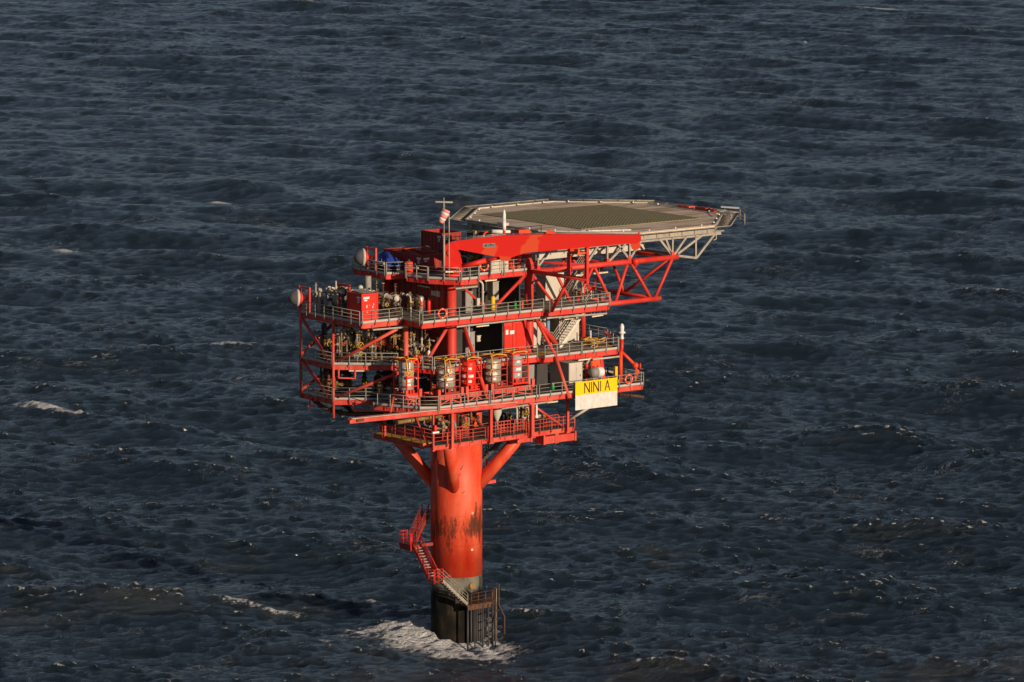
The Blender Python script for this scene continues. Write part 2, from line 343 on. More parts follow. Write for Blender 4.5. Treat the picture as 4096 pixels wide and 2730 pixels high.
    P=np.stack([X2*rt.x+Y2*fw.x,X2*rt.y+Y2*fw.y,Z],-1).reshape(-1,3).astype(np.float32)
    me=bpy.data.meshes.new('sea_water'); me.vertices.add(nx*ny); me.vertices.foreach_set('co',P.ravel())
    i=np.arange(nx*ny).reshape(ny,nx); q=np.stack([i[:-1,:-1],i[:-1,1:],i[1:,1:],i[1:,:-1]],-1).reshape(-1,4)
    nf=len(q); me.loops.add(nf*4); me.polygons.add(nf)
    me.loops.foreach_set('vertex_index',q.ravel().astype(np.int32)); me.polygons.foreach_set('loop_start',np.arange(0,nf*4,4,dtype=np.int32))
    me.polygons.foreach_set('use_smooth',np.ones(nf,dtype=bool)); me.update(calc_edges=True)
    at=me.attributes.new('foam','FLOAT','POINT'); at.data.foreach_set('value',foam.ravel().astype(np.float32))
    m,nt,b=newmat('sea_water'); L=nt.links
    g=N(nt,'ShaderNodeNewGeometry')
    mp=N(nt,'ShaderNodeMapping'); mp.inputs['Rotation'].default_value=(0,0,PH+R(12)); mp.inputs['Scale'].default_value=(.55,1.0,1); L.new(g.outputs['Position'],mp.inputs[0])
    hs=None
    for sc_,dt,wt in ((.50,10,.36),(2.6,9,.48),(7,3,.16),(.10,3,.25)):
        n=N(nt,'ShaderNodeTexNoise',Scale=sc_,Detail=dt,Roughness=.66,Distortion=.25); L.new(mp.outputs[0],n.inputs[0])
        mm=N(nt,'ShaderNodeMath',operation='MULTIPLY'); L.new(n.outputs['Fac'],mm.inputs[0]); mm.inputs[1].default_value=wt
        if hs is None: hs=mm
        else:
            a=N(nt,'ShaderNodeMath',operation='ADD'); L.new(hs.outputs[0],a.inputs[0]); L.new(mm.outputs[0],a.inputs[1]); hs=a
    ng=N(nt,'ShaderNodeTexNoise',Scale=.030,Detail=4,Roughness=.6); L.new(mp.outputs[0],ng.inputs[0])
    gm=N(nt,'ShaderNodeMapRange'); L.new(ng.outputs['Fac'],gm.inputs[0]); gm.inputs[1].default_value=.35; gm.inputs[2].default_value=.65; gm.inputs[3].default_value=.55; gm.inputs[4].default_value=1.0
    bp=N(nt,'ShaderNodeBump',Strength=1.0,Distance=1.6); L.new(hs.outputs[0],bp.inputs['Height']); L.new(gm.outputs[0],bp.inputs['Strength'])
    b.inputs['Base Color'].default_value=(.011,.022,.030,1); b.inputs['Specular IOR Level'].default_value=.9; b.inputs['Roughness'].default_value=.10; b.inputs['IOR'].default_value=1.36
    L.new(bp.outputs[0],b.inputs['Normal'])
    # foam
    fa=N(nt,'ShaderNodeAttribute',attribute_name='foam')
    mf=N(nt,'ShaderNodeMapping'); mf.inputs['Rotation'].default_value=(0,0,PH-R(8)); mf.inputs['Scale'].default_value=(.45,.80,1); L.new(g.outputs['Position'],mf.inputs[0])
    n1=N(nt,'ShaderNodeTexNoise',Scale=2.1,Detail=9,Roughness=.66,Distortion=.9); L.new(mf.outputs[0],n1.inputs[0])
    su=N(nt,'ShaderNodeMath',operation='MULTIPLY_ADD'); L.new(fa.outputs['Fac'],su.inputs[0]); su.inputs[1].default_value=.50; L.new(n1.outputs['Fac'],su.inputs[2])
    fr=ramp(nt,[(.80,(0,0,0)),(.87,(.55,.55,.55)),(.95,(1,1,1))]); L.new(su.outputs[0],fr.inputs[0])
    # thin lacy streaks everywhere
    n2=N(nt,'ShaderNodeTexNoise',Scale=.30,Detail=12,Roughness=.62,Distortion=1.2); L.new(mf.outputs[0],n2.inputs[0])
    rd=N(nt,'ShaderNodeMath',operation='SUBTRACT'); L.new(n2.outputs['Fac'],rd.inputs[0]); rd.inputs[1].default_value=.5
    ra=N(nt,'ShaderNodeMath',operation='ABSOLUTE'); L.new(rd.outputs[0],ra.inputs[0])
    rl=ramp(nt,[(.0,(1,1,1)),(.010,(0,0,0))]); L.new(ra.outputs[0],rl.inputs[0])
    n3=N(nt,'ShaderNodeTexNoise',Scale=.085,Detail=3,Roughness=.55); L.new(g.outputs['Position'],n3.inputs[0])
    r3=ramp(nt,[(.54,(0,0,0)),(.70,(.42,.42,.42))]); L.new(n3.outputs['Fac'],r3.inputs[0])
    ml=N(nt,'ShaderNodeMath',operation='MULTIPLY'); L.new(rl.outputs[0],ml.inputs[0]); L.new(r3.outputs[0],ml.inputs[1])
    mxx=N(nt,'ShaderNodeMath',operation='MAXIMUM'); L.new(ml.outputs[0],mxx.inputs[0]); L.new(fr.outputs[0],mxx.inputs[1])
    fd=N(nt,'ShaderNodeBsdfPrincipled'); fd.inputs['Base Color'].default_value=(.93,.93,.94,1); fd.inputs['Roughness'].default_value=.9
    nb=N(nt,'ShaderNodeBump',Strength=1,Distance=3.2); L.new(n1.outputs['Fac'],nb.inputs['Height']); L.new(nb.outputs[0],fd.inputs['Normal'])
    ms=N(nt,'ShaderNodeMixShader'); L.new(mxx.outputs[0],ms.inputs[0]); L.new(b.outputs[0],ms.inputs[1]); L.new(fd.outputs[0],ms.inputs[2])
    L.new(ms.outputs[0],nt.nodes['Material Output'].inputs['Surface'])
    me.materials.append(m)
    o=bpy.data.objects.new('sea_water',me); COL.objects.link(o); o['kind']='structure'; o['label']='dark choppy open sea with scattered whitecaps'
    print('sea verts',nx*ny)
sea()
# ------------------------------------------------------------------ helpers for the platform
def rail_run(name,parent,pts,z,mat='rail',sp=1.4,h=1.1,off=.0,n3=True,drop=.25,label=None):
    """one railing: posts and three rails along a polyline"""
    b=MB()
    for (x0,y0),(x1,y1) in zip(pts[:-1],pts[1:]):
        d=math.hypot(x1-x0,y1-y0); k=max(1,round(d/sp))
        for i in range(k+1):
            t=min(max(i/k,.04/d),1-.04/d); x=x0+(x1-x0)*t; y=y0+(y1-y0)*t
            b.tube((x,y,z-drop),(x,y,z+h),.042,6)
        for hh,r in ((h,.034),(h*.68,.026),(h*.36,.026)):
            b.tube((x0,y0,z+hh),(x1,y1,z+hh),r,6)
    o=b.build(name,mat,parent)
    return o
def deck(name,label,poly,z,rails,beam='red',gr='grating',bh=.48,plate=.07,railmat='rail',toe=True,ribs=True,joists=True,group=None,toemat='toe',railoff=.11,hollow=None):
    cx=sum(p[0] for p in poly)/len(poly); cy=sum(p[1] for p in poly)/len(poly)
    t=thing(name,label,'deck',(cx,cy,z),group)
    MB().prism(poly,z-plate,z).build('grating',gr,t)
    if joists:
        b=MB(); xs=[p[0] for p in poly]; ys=[p[1] for p in poly]
        def span(v,ax_):
            hits=[]
            for (p,q) in zip(poly,poly[1:]+poly[:1]):
                a,c=p[ax_],q[ax_]
                if (a-v)*(c-v)<0:
                    k=(v-a)/(c-a); hits.append(p[1-ax_]+(q[1-ax_]-p[1-ax_])*k)
            hits.sort(); return hits
        v=min(xs)+1.1
        while v<max(xs)-.5:
            h_=span(v,0)
            for a,c in zip(h_[::2],h_[1::2]):
                if c-a>1: b.box(v-.09,v+.09,a+.28,c-.28,z-plate-.34,z-plate-.003)
            v+=2.35
        b.build('floor_beams',beam,t)
    n=len(poly)
    for i in range(n):
        p=V((*poly[i],0));q=V((*poly[(i+1)%n],0)); d=(q-p); L_=d.length; d.normalize(); o=V((d.y,-d.x,0))
        if L_<.3: continue
        e=MB(); a=p+o*-.12+d*.02; c=q+o*-.12-d*.02; zz=V((0,0,z-plate-.003-bh/2))
        e.ibeam(a+zz,c+zz,.20,bh)
        if ribs:
            k=max(1,round(L_/1.4))
            for j in range(k+1):
                w=a+(c-a)*(j/k); e.bar(w+zz+o*.045-V((0,0,bh/2-.06)),w+zz+o*.045+V((0,0,bh/2-.06)),.10,.05,up=tuple(d))
        e.build('edge_beam',beam,t)
        if toe and i in rails:
            e=MB(); e.bar(p+o*.012+V((0,0,z+.06)),q+o*.012+V((0,0,z+.06)),.02,.20); e.build('toe_plate',toemat,t)
        if i in rails:
            a=p+o*railoff;c=q+o*railoff
            r=rails[i] if isinstance(rails,dict) else None
            if r:
                for (u,w) in r: 
                    A=a+(c-a)*u;B=a+(c-a)*w; rail_run('railing',t,[(A.x,A.y),(B.x,B.y)],z,railmat)
            else: rail_run('railing',t,[(a.x,a.y),(c.x,c.y)],z,railmat)
    return t
def leg(label,x,y,z0,z1,r,mat='red',rings=True,group='deck support legs'):
    t=thing('support_leg',label,'steel leg',(x,y,z0),group)
    MB().tube((x,y,z0),(x,y,z1),r,20).build('tube',mat,t)
    if rings:
        b=MB()
        for z in (z0+.02,z1-.30): b.lathe((x,y,z),[(r,0),(r+.06,0),(r+.06,.16),(r,.16)],20)
        b.each('collar',mat,t)
    return t
def brace(label,p,q,r,mat='red',group='diagonal braces'):
    o=MB().tube(p,q,r,14).build('diagonal_brace',mat)
    p=V(p);q=V(q);d=(q-p).normalized()
    return tag(o,label,'brace',group)
Z0,Z1,Z2,Z3=24.0,27.35,31.75,35.4
# ------------------------------------------------------------------ column
col=thing('support_column','tall orange red steel column with flaking paint and a black splash zone','column',(0,0,0))
MB().lathe((0,0,0),[(2.5,5.6),(2.5,21.6)],72).build('shaft','column',col)
sp_=MB().lathe((0,0,0),[(2.5,-9),(2.5,5.597)],72).build('splash_zone','splash',col)
for (x,y) in ((-4.6,-4.8),(4.9,-4.8),(-4.8,4.8),(4.8,4.8)):
    MB().tube((x*.2,y*.2,13.4),(x,y,20.0),.60,28).build('inclined_brace','column',col)
    MB().lathe((x,y,19.2),[(.62,0),(.62,1.1)],28).build('brace_node','column',col)
h=MB(); h.lathe((-.1,-2.35,4.75),[(.34,-.15),(.34,.32),(.30,.36)],16,axis=(0,-1,0)); h.build('inspection_hatch','pipe_brass',col)
h=MB()
for (a,z) in ((-90,11.9),(-91,8.3)):
    x,y=2.5*math.cos(R(a)),2.5*math.sin(R(a)); h.box(x-.12,x+.12,y-.06,y+.1,z-.10,z+.10)
h.each('anode_bracket','cream',col)
h=MB()
for (a,z,l) in ((-118,16.2,.7),(-122,15.6,.5),(-114,13.9,.3)):
    x,y=2.52*math.cos(R(a)),2.52*math.sin(R(a)); h.bar((x,y,z),(x+.25,y-.05,z+l*.6),.08,.06)
h.each('lifting_lug','dark',col)
# ------------------------------------------------------------------ legs
leg('crane leg, second from the left, dark red where it meets the crane',-4.2,-4.8,19.3,Z3-.6,.46,'red')
leg('thick red leg with the tapered cone top beneath the large rusty truss',5.15,-4.8,19.3,35.8,.44,'red')
t=thing('leg_cone','red conical cap on top of the thick leg below the crane boom','leg cap',(5.15,-4.8,35.8))
MB().lathe((5.15,-4.8,35.8),[(.46,0),(.44,.12),(.05,1.05)],20).build('cone','red',t)
leg('slim red leg behind the left end of the drum row',-9.3,-4.4,Z0-.4,Z2-.5,.24,'red_faded')
leg('slim red leg at the right end beside the white stair',14.7,-1.2,Z1,Z3-.2,.26,'red')
for x,y,a in ((-4.6,4.8,'left'),(4.9,4.8,'right')):
    leg('shaded red leg at the back %s of the equipment rooms'%a,x,y,20.2,Z3-.6,.44,'red')
leg('shaded red leg at the back of the left pipe deck',-9.3,5.4,Z0-.4,Z2-.5,.22,'red_faded')
for x,y,l in ((-14.2,5.8,'outermost left'),(-14.2,.5,'inner left')):
    z1=Z2-.2
    leg('square red post of the left pipe decks, %s one'%l,x,y,22.2 if y<1 else 23.5,34.2 if y>1 else z1,.13,'red_faded',False,'posts of the left pipe decks')
# ------------------------------------------------------------------ decks
deck('lower_deck','lowest red walkway running along the front under the tank deck',[(-9.7,-8.9),(-7.9,-8.9),(7.9,-8.3),(8.1,-5.6),(3.0,-5.6),(3.0,-7.0),(-8.3,-7.4)],20.3,
     {0:None,1:[(0,.295),(.31,.615),(.63,1)],2:None,4:None,5:[(.1,.9)]},beam='red_faded',gr='grating_dark',toe=False,railmat='red_faded',bh=.42,joists=False)
deck('lower_deck','shaded red walkway at the left side of the column top',[(-9.65,-7.35),(-8.35,-7.35),(-8.35,.3),(-9.65,.3)],20.3,
     {3:None,1:None},beam='red_faded',gr='yellow_grating',toe=False,railmat='red_faded',bh=.42,joists=False)
deck('lower_deck','inner floor round the column top between the crane leg and cone leg',[(-5.4,-6.9),(5.8,-6.5),(5.8,5.2),(-5.4,5.2)],20.25,{},beam='red_faded',gr='grating_dark',toe=False,bh=.6,joists=False)
deck('cellar_deck','deck that carries the row of caged tanks and the yellow sign',[(-11.1,-8.9),(-9.6,-9.9),(14.8,-10.3),(14.9,-2),(14.9,6),(-9.5,6),(-9.5,1),(-13,-4.2)],Z0,
     {0:None,1:[(0,.24),(.245,.47),(.48,.65),(.655,.99)],2:None,3:None,7:[(.1,.95)]},beam='red_faded',gr='grating_dark')
deck('left_lower_pipe_deck','lowest deck of the open pipe area on the far left',[(-14.2,.5),(-9.6,-3.6),(-9.56,5.9),(-14.2,5.9)],Z0,{0:None,3:None},beam='red_faded',gr='grating_dark')
deck('left_middle_pipe_deck','middle deck of the open pipe area on the far left',[(-14.2,.5),(-9.6,-3.6),(-9.2,-3.6),(-9.2,5.9),(-14.2,5.9)],Z1,{0:None,4:None},beam='red_faded')
deck('mezzanine_deck','middle deck with yellow walkways running behind the caged tanks',[(-9.15,-5.4),(-8.4,-7.5),(-3.2,-7.5),(4.0,-7.6),(4.2,-8.3),(13.3,-8.3),(16.2,-3),(16.2,5.5),(-9.15,5.5)],Z1,
     {0:None,1:None,2:[(0,.99)],4:[(0,.5),(.505,1)],5:None,6:None},beam='red')
deck('main_deck','long yellow edged deck below the crane with the orange lifebuoy',[(-9.75,-7.5),(4.75,-7.5),(4.76,5.5),(-9.4,5.5),(-9.4,-4.05)],Z2,{0:None,4:[(.02,.95)]},beam='red')
deck('right_main_deck','deck at the right end above the white stair',[(4.85,-8.2),(12.3,-8.2),(12.4,-4.2),(15.6,-3.4),(15.6,5.5),(4.85,5.5)],Z2,{0:None,1:None,3:None},beam='red')
deck('weather_deck','upper left pipe deck under the left dish antenna and red container',[(-14.2,-4.05),(-9.5,-4.05),(-9.5,6.1),(-14.2,6.1)],Z2,{0:None,3:[(.0,.99)]},beam='red_faded')
deck('crane_deck','curved top deck around the crane pedestal',[(-7.05,-1.5),(-6.5,-4.25),(-4.8,-7.0),(-2.7,-7.0),(-1.3,-5.15),(4.6,-5.15),(4.6,5.5),(-6.0,5.5),(-6.0,-.3)],Z3,{0:None,1:None,2:None,3:None,4:[(0,.95)],8:None},beam='red')
deck('antenna_deck','small upper left deck below the right hand dish antenna',[(-7.8,.75),(-6.1,.0),(-6.1,6.0),(-7.8,6.0)],Z3,{0:None,3:None},beam='red')
# yellow walkway stripes belong to decks as markings
def stripe(deckname,pts,z,mat='yellow_grating'):
    d=[o for o in COL.objects if o.name==deckname][0]
    MB().prism(pts,z+.004,z+.012).build('walkway_marking',mat,d)
stripe('main_deck',[(-9.6,-7.4),(-6.0,-7.4),(-6.0,-6.5),(-8.6,-6.5),(-9.0,-4.2),(-9.3,-4.2)],Z2)
stripe('main_deck',[(-5.9,-7.4),(4.6,-7.4),(4.6,-7.12),(-5.9,-7.0)],Z2)
stripe('right_main_deck',[(5.2,-8.1),(12.2,-8.1),(12.2,-6.9),(9,-7.6),(5.2,-7.8)],Z2)
stripe('mezzanine_deck',[(-8.2,-7.4),(3.9,-7.4),(3.9,-6.4),(1.5,-6.4),(1.5,-7.0),(-8.2,-7.0)],Z1)
stripe('mezzanine_deck',[(4.5,-8.2),(13.1,-8.2),(14.6,-5.2),(12.5,-6.8),(9,-7.7),(4.5,-7.7)],Z1)
stripe('mezzanine_deck',[(4.0,-6.9),(7.6,-6.9),(7.6,-5.4),(4.0,-5.4)],Z1)
# ------------------------------------------------------------------ braces
G='braces in the left frame'
brace('red brace falling to the right across the upper side panel of the far left frame',(-14.2,5.5,31.1),(-14.2,1.1,27.5),.15,'red_faded',G)
brace('red brace falling to the right across the lower side panel of the far left frame',(-14.2,5.5,27.0),(-14.2,1.1,24.1),.15,'red_faded',G)
brace('long red brace rising right from the corner post to the red left leg, upper one',(-13.9,.3,27.6),(-9.5,-4.2,31.1),.16,'red_faded',G)
brace('long red brace rising right from the corner post to the red left leg, lower one',(-13.9,.3,24.2),(-9.5,-4.2,26.8),.16,'red_faded',G)
brace('dark brace at the back of the left frame, upper bay',(-14.2,5.8,27.6),(-9.4,5.5,31.2),.15,'red_faded',G)
brace('dark brace at the back of the left frame, lower bay',(-14.2,5.8,24.2),(-9.4,5.5,26.9),.15,'red_faded',G)
G='braces between the main legs'
brace('red brace leaning down left from the crane leg, scraped bare in its middle',(-4.4,-4.9,31.1),(-7.5,-5.1,27.45),.17,'red_faded',G)
brace('red brace running down right from the crane leg to the tank deck',(-3.5,-5.6,31.1),(-3.6,-9.6,24.2),.19,'red',G)
brace('red brace leaning down left from the cone topped leg to the main deck',(4.8,-4.9,35.0),(.5,-5.05,31.9),.16,'red',G)
brace('short red brace behind the yellow cylinder on the main deck',(-4.0,-4.9,35.2),(-.1,-4.9,32.0),.12,'red',G)
brace('red brace leaning down right from the cone topped leg to the right deck',(5.5,-4.9,34.8),(8.0,-4.9,31.9),.14,'red',G)
brace('thick red brace behind the thin one below the right deck',(5.5,-4.9,31.0),(8.4,-4.9,27.8),.25,'red',G)
brace('long thin red brace from the right deck down to the yellow sign',(4.3,-6.6,31.2),(5.6,-8.3,27.4),.16,'red',G)
brace('lower run of the long thin red brace beside the grey cabinet',(5.6,-8.3,27.3),(5.6,-10.4,23.5),.18,'red_faded',G)
brace('thin red brace leaning down right under the tank deck',(1.7,-8.9,23.4),(6.6,-8.2,20.4),.12,'red_faded','hangers of the lower deck')
brace('thin red brace at the left under the tank deck',(-9.9,-6.2,23.4),(-9.6,-8.3,20.2),.12,'red_faded','hangers of the lower deck')
# hangers carrying the lower deck
HG='vertical hangers of the lower deck'
for i,(x,y,z1,w,l) in enumerate(((-9.6,-1.4,23.4,.20,'red hanger post at the left end of the lower deck'),(-9.6,-9.05,23.3,.16,'red hanger post at the front corner with the red beacon'),(-7.4,-9.05,23.3,.26,'red hanger post just right of the corner beacon'),
      (-2.7,-8.9,23.4,.30,'red hanger post in front of the column'),(2.4,-8.75,23.4,.34,'wide red hanger post to the right of the column'),(6.9,-8.55,23.4,.24,'red hanger post directly left of the sign'))):
    b=MB(); b.bar((x,y,19.9 if i!=0 else 19.7),(x,y,z1),w,w,up=(0,1,0)); b.bar((x-w*.9,y-.02,19.85),(x+w*.9,y-.02,19.85),w*1.1,.12)
    tag(b.build('hanger_post','red_faded'),l,'steel post',HG)
# skids under the lower deck
for i,(x0,x1,y,h_) in enumerate(((2.5,4.2,-6.4,.6),(4.5,6.0,-7.9,.72),(6.15,8.4,-7.9,.70))):
    b=MB(); b.box(x0,x1,y,y+1.2,19.55-h_,19.55)
    b.box(x0-.06,x0+.14,y-.08,y+1.3,19.5-h_,19.75); b.box(x1-.14,x1+.06,y-.08,y+1.3,19.5-h_,19.75)
    tag(b.build('ballast_box','red_faded'),'orange red steel box hung under the right end of the lower deck, %s'%('innermost','middle one','outermost')[i],'steel box','boxes under the lower deck')
# ------------------------------------------------------------------ cantilever truss for the helideck
tr=thing('cantilever_truss','open red tube truss reaching right under the helideck','truss',(5.15,-4.8,35.1))
ZU,ZL=35.1,31.18
for y in (-4.8,4.8):
    MB().tube((5.2,y,ZU),(23.7,y,ZU),.27,16).build('top_chord','red',tr)
    MB().tube((9.5,y,ZL),(21.5,y,ZL),.24,16).build('bottom_chord','red',tr)
    for a,c in (((13.1,ZU),(15.4,ZL)),((17.4,ZU),(15.8,ZL)),((17.7,ZU),(20.4,ZL)),((23.1,ZU),(20.8,ZL)),((13.1,ZU),(10.7,ZL)),((8.2,ZU),(10.6,ZL))):
        MB().tube((a[0],y,a[1]),(c[0],y,c[1]),.155,12).build('web_brace','red',tr)
for p,q,r in (((21.0,-4.8,ZL),(20.6,4.8,ZL),.20),((23.1,-4.8,ZU),(22.3,4.8,ZU),.20),((23.0,-4.8,ZU),(20.9,0,ZL+.1),.15),((22.4,4.6,ZU),(20.9,0,ZL+.1),.15),((15,-4.8,ZU),(15,4.8,ZU),.16),((13.1,-4.8,ZU),(8,4.8,ZU),.14),((15.6,-4.8,ZL),(15.6,4.8,ZL),.14)):
    MB().tube(p,q,r,12).build('cross_brace','red',tr)
# ------------------------------------------------------------------ crane boom rest
rr=thing('boom_rest','dark red outrigger frame that carries the parked crane boom','boom rest',(5.15,-4.8,35.25))
MB().tube((5.15,-5.2,35.2),(5.15,-13.7,35.28),.19,12).build('outrigger_tube','red',rr)
MB().bar((5.15,-13.6,34.9),(5.15,-13.6,38.6),.30,.30,up=(0,1,0)).build('rest_post','red',rr)
MB().bar((5.15,-10.9,34.9),(5.15,-10.9,37.6),.28,.28,up=(0,1,0)).build('rest_post','red',rr)
MB().bar((5.15,-10.8,37.55),(5.15,-13.7,37.75),.2,.22).build('top_beam','red',rr)
MB().tube((5.15,-10.9,35.1),(5.15,-8.3,31.7),.17,12).build('knee_brace','red',rr)
MB().tube((5.2,-10.6,35.2),(10.2,-4.9,35.1),.14,12).build('side_brace','red',rr)
b=MB(); b.box(4.0,5.35,-13.6,-12.2,37.75,37.92); b.box(4.0,4.2,-13.7,-12.1,37.9,38.25); b.build('saddle','orange',rr)
# ------------------------------------------------------------------ helideck
HZ=38.0
oct_=[(17.9,-5.8),(27.6,-5.8),(34.5,1.1),(34.5,12.8),(27.6,19.6),(17.9,19.6),(11.1,12.8),(11.1,1.1)]
hd=thing('helideck','large octagonal helicopter deck with dark landing net','helideck',(22.8,6.9,HZ))
MB().prism(oct_,HZ-.12,HZ).build('deck_panel','helideck',hd)
def scale_oct(k,cx=22.8,cy=6.9): return [(cx+(x-cx)*k,cy+(y-cy)*k) for x,y in oct_]
# landing net: diamond mesh of ropes
b=MB(); A=[(15.2,15.6),(29.9,14.3),(30.1,-.6),(15.3,-.3)]
nn=34
def lerp2(p,q,t): return (p[0]+(q[0]-p[0])*t,p[1]+(q[1]-p[1])*t)
for i in range(nn+1):
    t=i/nn
    p=lerp2(A[0],A[1],t);q=lerp2(A[3],A[2],t); b.bar((*p,HZ+.05),(*q,HZ+.05),.20,.05)
    p=lerp2(A[0],A[3],t);q=lerp2(A[1],A[2],t); b.bar((*p,HZ+.035),(*q,HZ+.035),.20,.05)
b.build('landing_net','rope',hd)
# perimeter beam, gutter and safety net frames
o2=scale_oct(1.0)
for i in range(8):
    p=V((*oct_[i],0));q=V((*oct_[(i+1)%8],0)); d=(q-p).normalized(); o=V((d.y,-d.x,0))
    e=MB(); e.ibeam(p+V((0,0,HZ-.44))-o*.15,q+V((0,0,HZ-.44))-o*.15,.22,.60,t=.05)
    k=max(2,round((q-p).length/1.6))
    for j in range(k): 
        w=p+(q-p)*((j+.5)/k); e.bar(w+V((0,0,HZ-.66))-o*.08,w+V((0,0,HZ-.2))-o*.08,.08,.12,up=tuple(d))
    e.build('perimeter_beam','silver',hd)
    g_=MB(); g_.bar(p+o*.08+V((0,0,HZ+.05)),q+o*.08+V((0,0,HZ+.05)),.16,.12); g_.build('gutter','cream' if i not in(0,) else 'silver',hd)
    # sloping safety net
    po=V((*scale_oct(1.135)[i],HZ+.10)); qo=V((*scale_oct(1.135)[(i+1)%8],HZ+.10)); pi=p+o*.18+V((0,0,HZ-.16)); qi=q+o*.18+V((0,0,HZ-.16))
    fr=MB(); fr.tube(po,qo,.055,6)
    for j in range(7):
        t_=j/6; fr.tube(pi.lerp(qi,t_),po.lerp(qo,t_),.045,6)
    fr.build('net_frame','silver',hd)
    nm=MB()
    for j in range(1,7):
        t_=j/7; nm.tube(pi.lerp(po,t_)-V((0,0,.01)),qi.lerp(qo,t_)-V((0,0,.01)),.020,4)
    kk=max(6,int((qo-po).length/.32))
    for j in range(1,kk): nm.tube(pi.lerp(qi,j/kk),po.lerp(qo,j/kk),.018,4)
    nm.build('safety_net','net',hd)
# deck underside beams
b=MB()
for y in (-4.6,-1,2.9,6.9,10.9,14.8,18.2):
    half=11.6 if -0<y<13.6 else 11.6-max(1.1-y,y-12.8,0)
    b.ibeam((22.8-half+.1,y,HZ-.45),(22.8+half-.1,y,HZ-.45),.2,.5)
b.build('underside_beams','silver',hd)
b=MB()
for x in (6.2,14.8,17.57,23.0,28.9):
    b.ibeam((max(x,12.2),-3.8,HZ-.98),(max(x,12.2),17.5,HZ-.98),.2,.45)
b.build('cross_girders','silver',hd)
lo=[((7.6,36.94),(6.3,35.6)),((6.2,36.95),(6.2,35.5)),((13.6,36.93),(12.4,35.6)),((17.1,36.9),(14.9,35.3)),((14.8,37.1),(14.75,35.1)),((16,37.1),(17.4,35.5)),((17.57,37.1),(17.57,35.4)),((19.2,37.2),(17.7,35.5)),
    ((21.2,37.2),(22.9,35.4)),((23.03,37.2),(23.0,35.3)),((25,37.2),(23.3,35.4)),((27.4,37.3),(23.7,35.4)),((28.8,37.3),(26.1,34.8)),((26,37.2),(26,34.8)),((22.2,36.93),(22.9,35.4))]
for y in (-4.8,4.8,12.5):
    for a,c in lo:
        if a[0]<16 and y>5: continue
        MB().bar((a[0],y,a[1]),(c[0],y,c[1]),.19,.22).build('truss_web','silver',hd)
    e=MB(); e.bar((22.9,y,35.35),(26.1,y,34.8),.2,.22)
    if y>5: e.bar((17.5,y,35.35),(22.9,y,35.35),.2,.22)
    e.build('bottom_tie','silver',hd)
    MB().ibeam((6.0 if y<5 else 14,y,37.1),(29.3,y,37.1),.22,.42,t=.05).build('truss_top_beam','silver',hd)
for x,z in ((22.9,35.3),(17.5,35.4),(26.05,34.85)):
    MB().bar((x,-4.7,z),(x,12.4,z),.18,.2).build('cross_tie','silver',hd)
for ni,(x,y) in enumerate(((6.2,-4.8),(14.8,-4.8),(17.5,-4.8),(23,-4.8),(14.8,4.8),(23,4.8))):
    MB().box(x-.18,x+.18,y-.18,y+.18,35.15,35.65).build('truss_shoe','red',hd)
# drain pipe and lamps under the edge
b=MB(); b.sweep([(29.6,-4.9,37.25),(29.1,-4.9,37.25),(28.6,-4.9,37.2),(28.6,-4.9,36.5),(28.2,-4.9,36.4)],.07,8); b.build('drain_pipe','silver',hd)
# hanging cream service trough seen through the front truss
b=MB(); b.box(8.5,22.2,-1.6,-.9,35.62,36.3); b.build('service_trough','cream',hd)
rail_run('trough_railing',hd,[(8.6,-1.7),(22.1,-1.7)],36.3,'cream',1.6,.95)
for i,(x0,y0,a,l) in enumerate(((11.9,2.2,0,'pale'),)):
    b=MB(); b.box(11.15,11.55,1.6,12.3,HZ+.01,HZ+.07); b.build('edge_marking','cream',hd)
MB().box(34.0,34.4,1.4,12.4,HZ+.01,HZ+.07).build('edge_marking','cream',hd)
b=MB()
for i in range(5): b.bar((14.2+i*.9,-1.5-i*.45,HZ+.06),(15.0+i*.9,-2.0-i*.45,HZ+.06),.22,.10)
b.build('deck_chocks','white',hd)
# far right end stair hood, bright cover over a mesh cage
es=thing('escape_stair_cage','mesh cage with a bright white cover on the right tip of the helideck','stair cage',(36,3,HZ),)
b=MB(); b.prism([(34.5,1.3),(35.4,-.5),(35.75,-.1),(35.0,1.8)],HZ+.62,HZ+.72); b.build('cover','white',es)
b=MB()
for x,y in ((34.6,.8),(35.5,-.5),(32.2,-3.0),(33.0,-4.1)): b.tube((x,y,HZ-.5),(x,y,HZ+.62),.05,6)
for z in (HZ-.15,HZ+.22,HZ+.6): b.tube((34.6,.8,z),(35.5,-.5,z),.035,6); b.tube((35.5,-.5,z),(33.0,-4.1,z),.035,6); b.tube((34.6,.8,z),(32.2,-3.0,z),.035,6)
b.build('cage_frame','rail',es)
for i,(x,y,mat,l,c,sz) in enumerate(((33.9,6.9,'red_faded','low faded red fire monitor at the far right rim of the helideck','fire monitor',(.4,.9,.25)),(33.9,4.3,'red_old_and_shaded','dark red equipment box at the far right rim of the helideck','box',(.35,.8,.32)),(33.9,2.6,'red_bright','small bright red box nearest the white stair cover','box',(.22,.25,.28)),(11.6,6.6,'cream','pale floodlight box at the left rim of the helideck','floodlight',(.35,.5,.3)))):
    t=thing('rim_equipment' if c=='box' else c.replace(' ','_'),l,c,(x+.7*(1 if x>20 else -1),y,HZ))
    xx=x+.75*(1 if x>20 else -1)
    b=MB(); b.box(xx-sz[0],xx+sz[0],y-sz[1],y+sz[1],HZ+.06,HZ+.06+sz[2]); b.build('body',mat,t)
    b=MB(); b.tube((xx,y-sz[1]*.7,HZ-.1),(xx,y-sz[1]*.7,HZ+.1),.06,8); b.tube((xx,y+sz[1]*.7,HZ-.1),(xx,y+sz[1]*.7,HZ+.1),.06,8); b.tube((xx,y,HZ+sz[2]),(xx-.3,y-.35,HZ+sz[2]+.22),.07,8); b.build('fitting','dark',t)
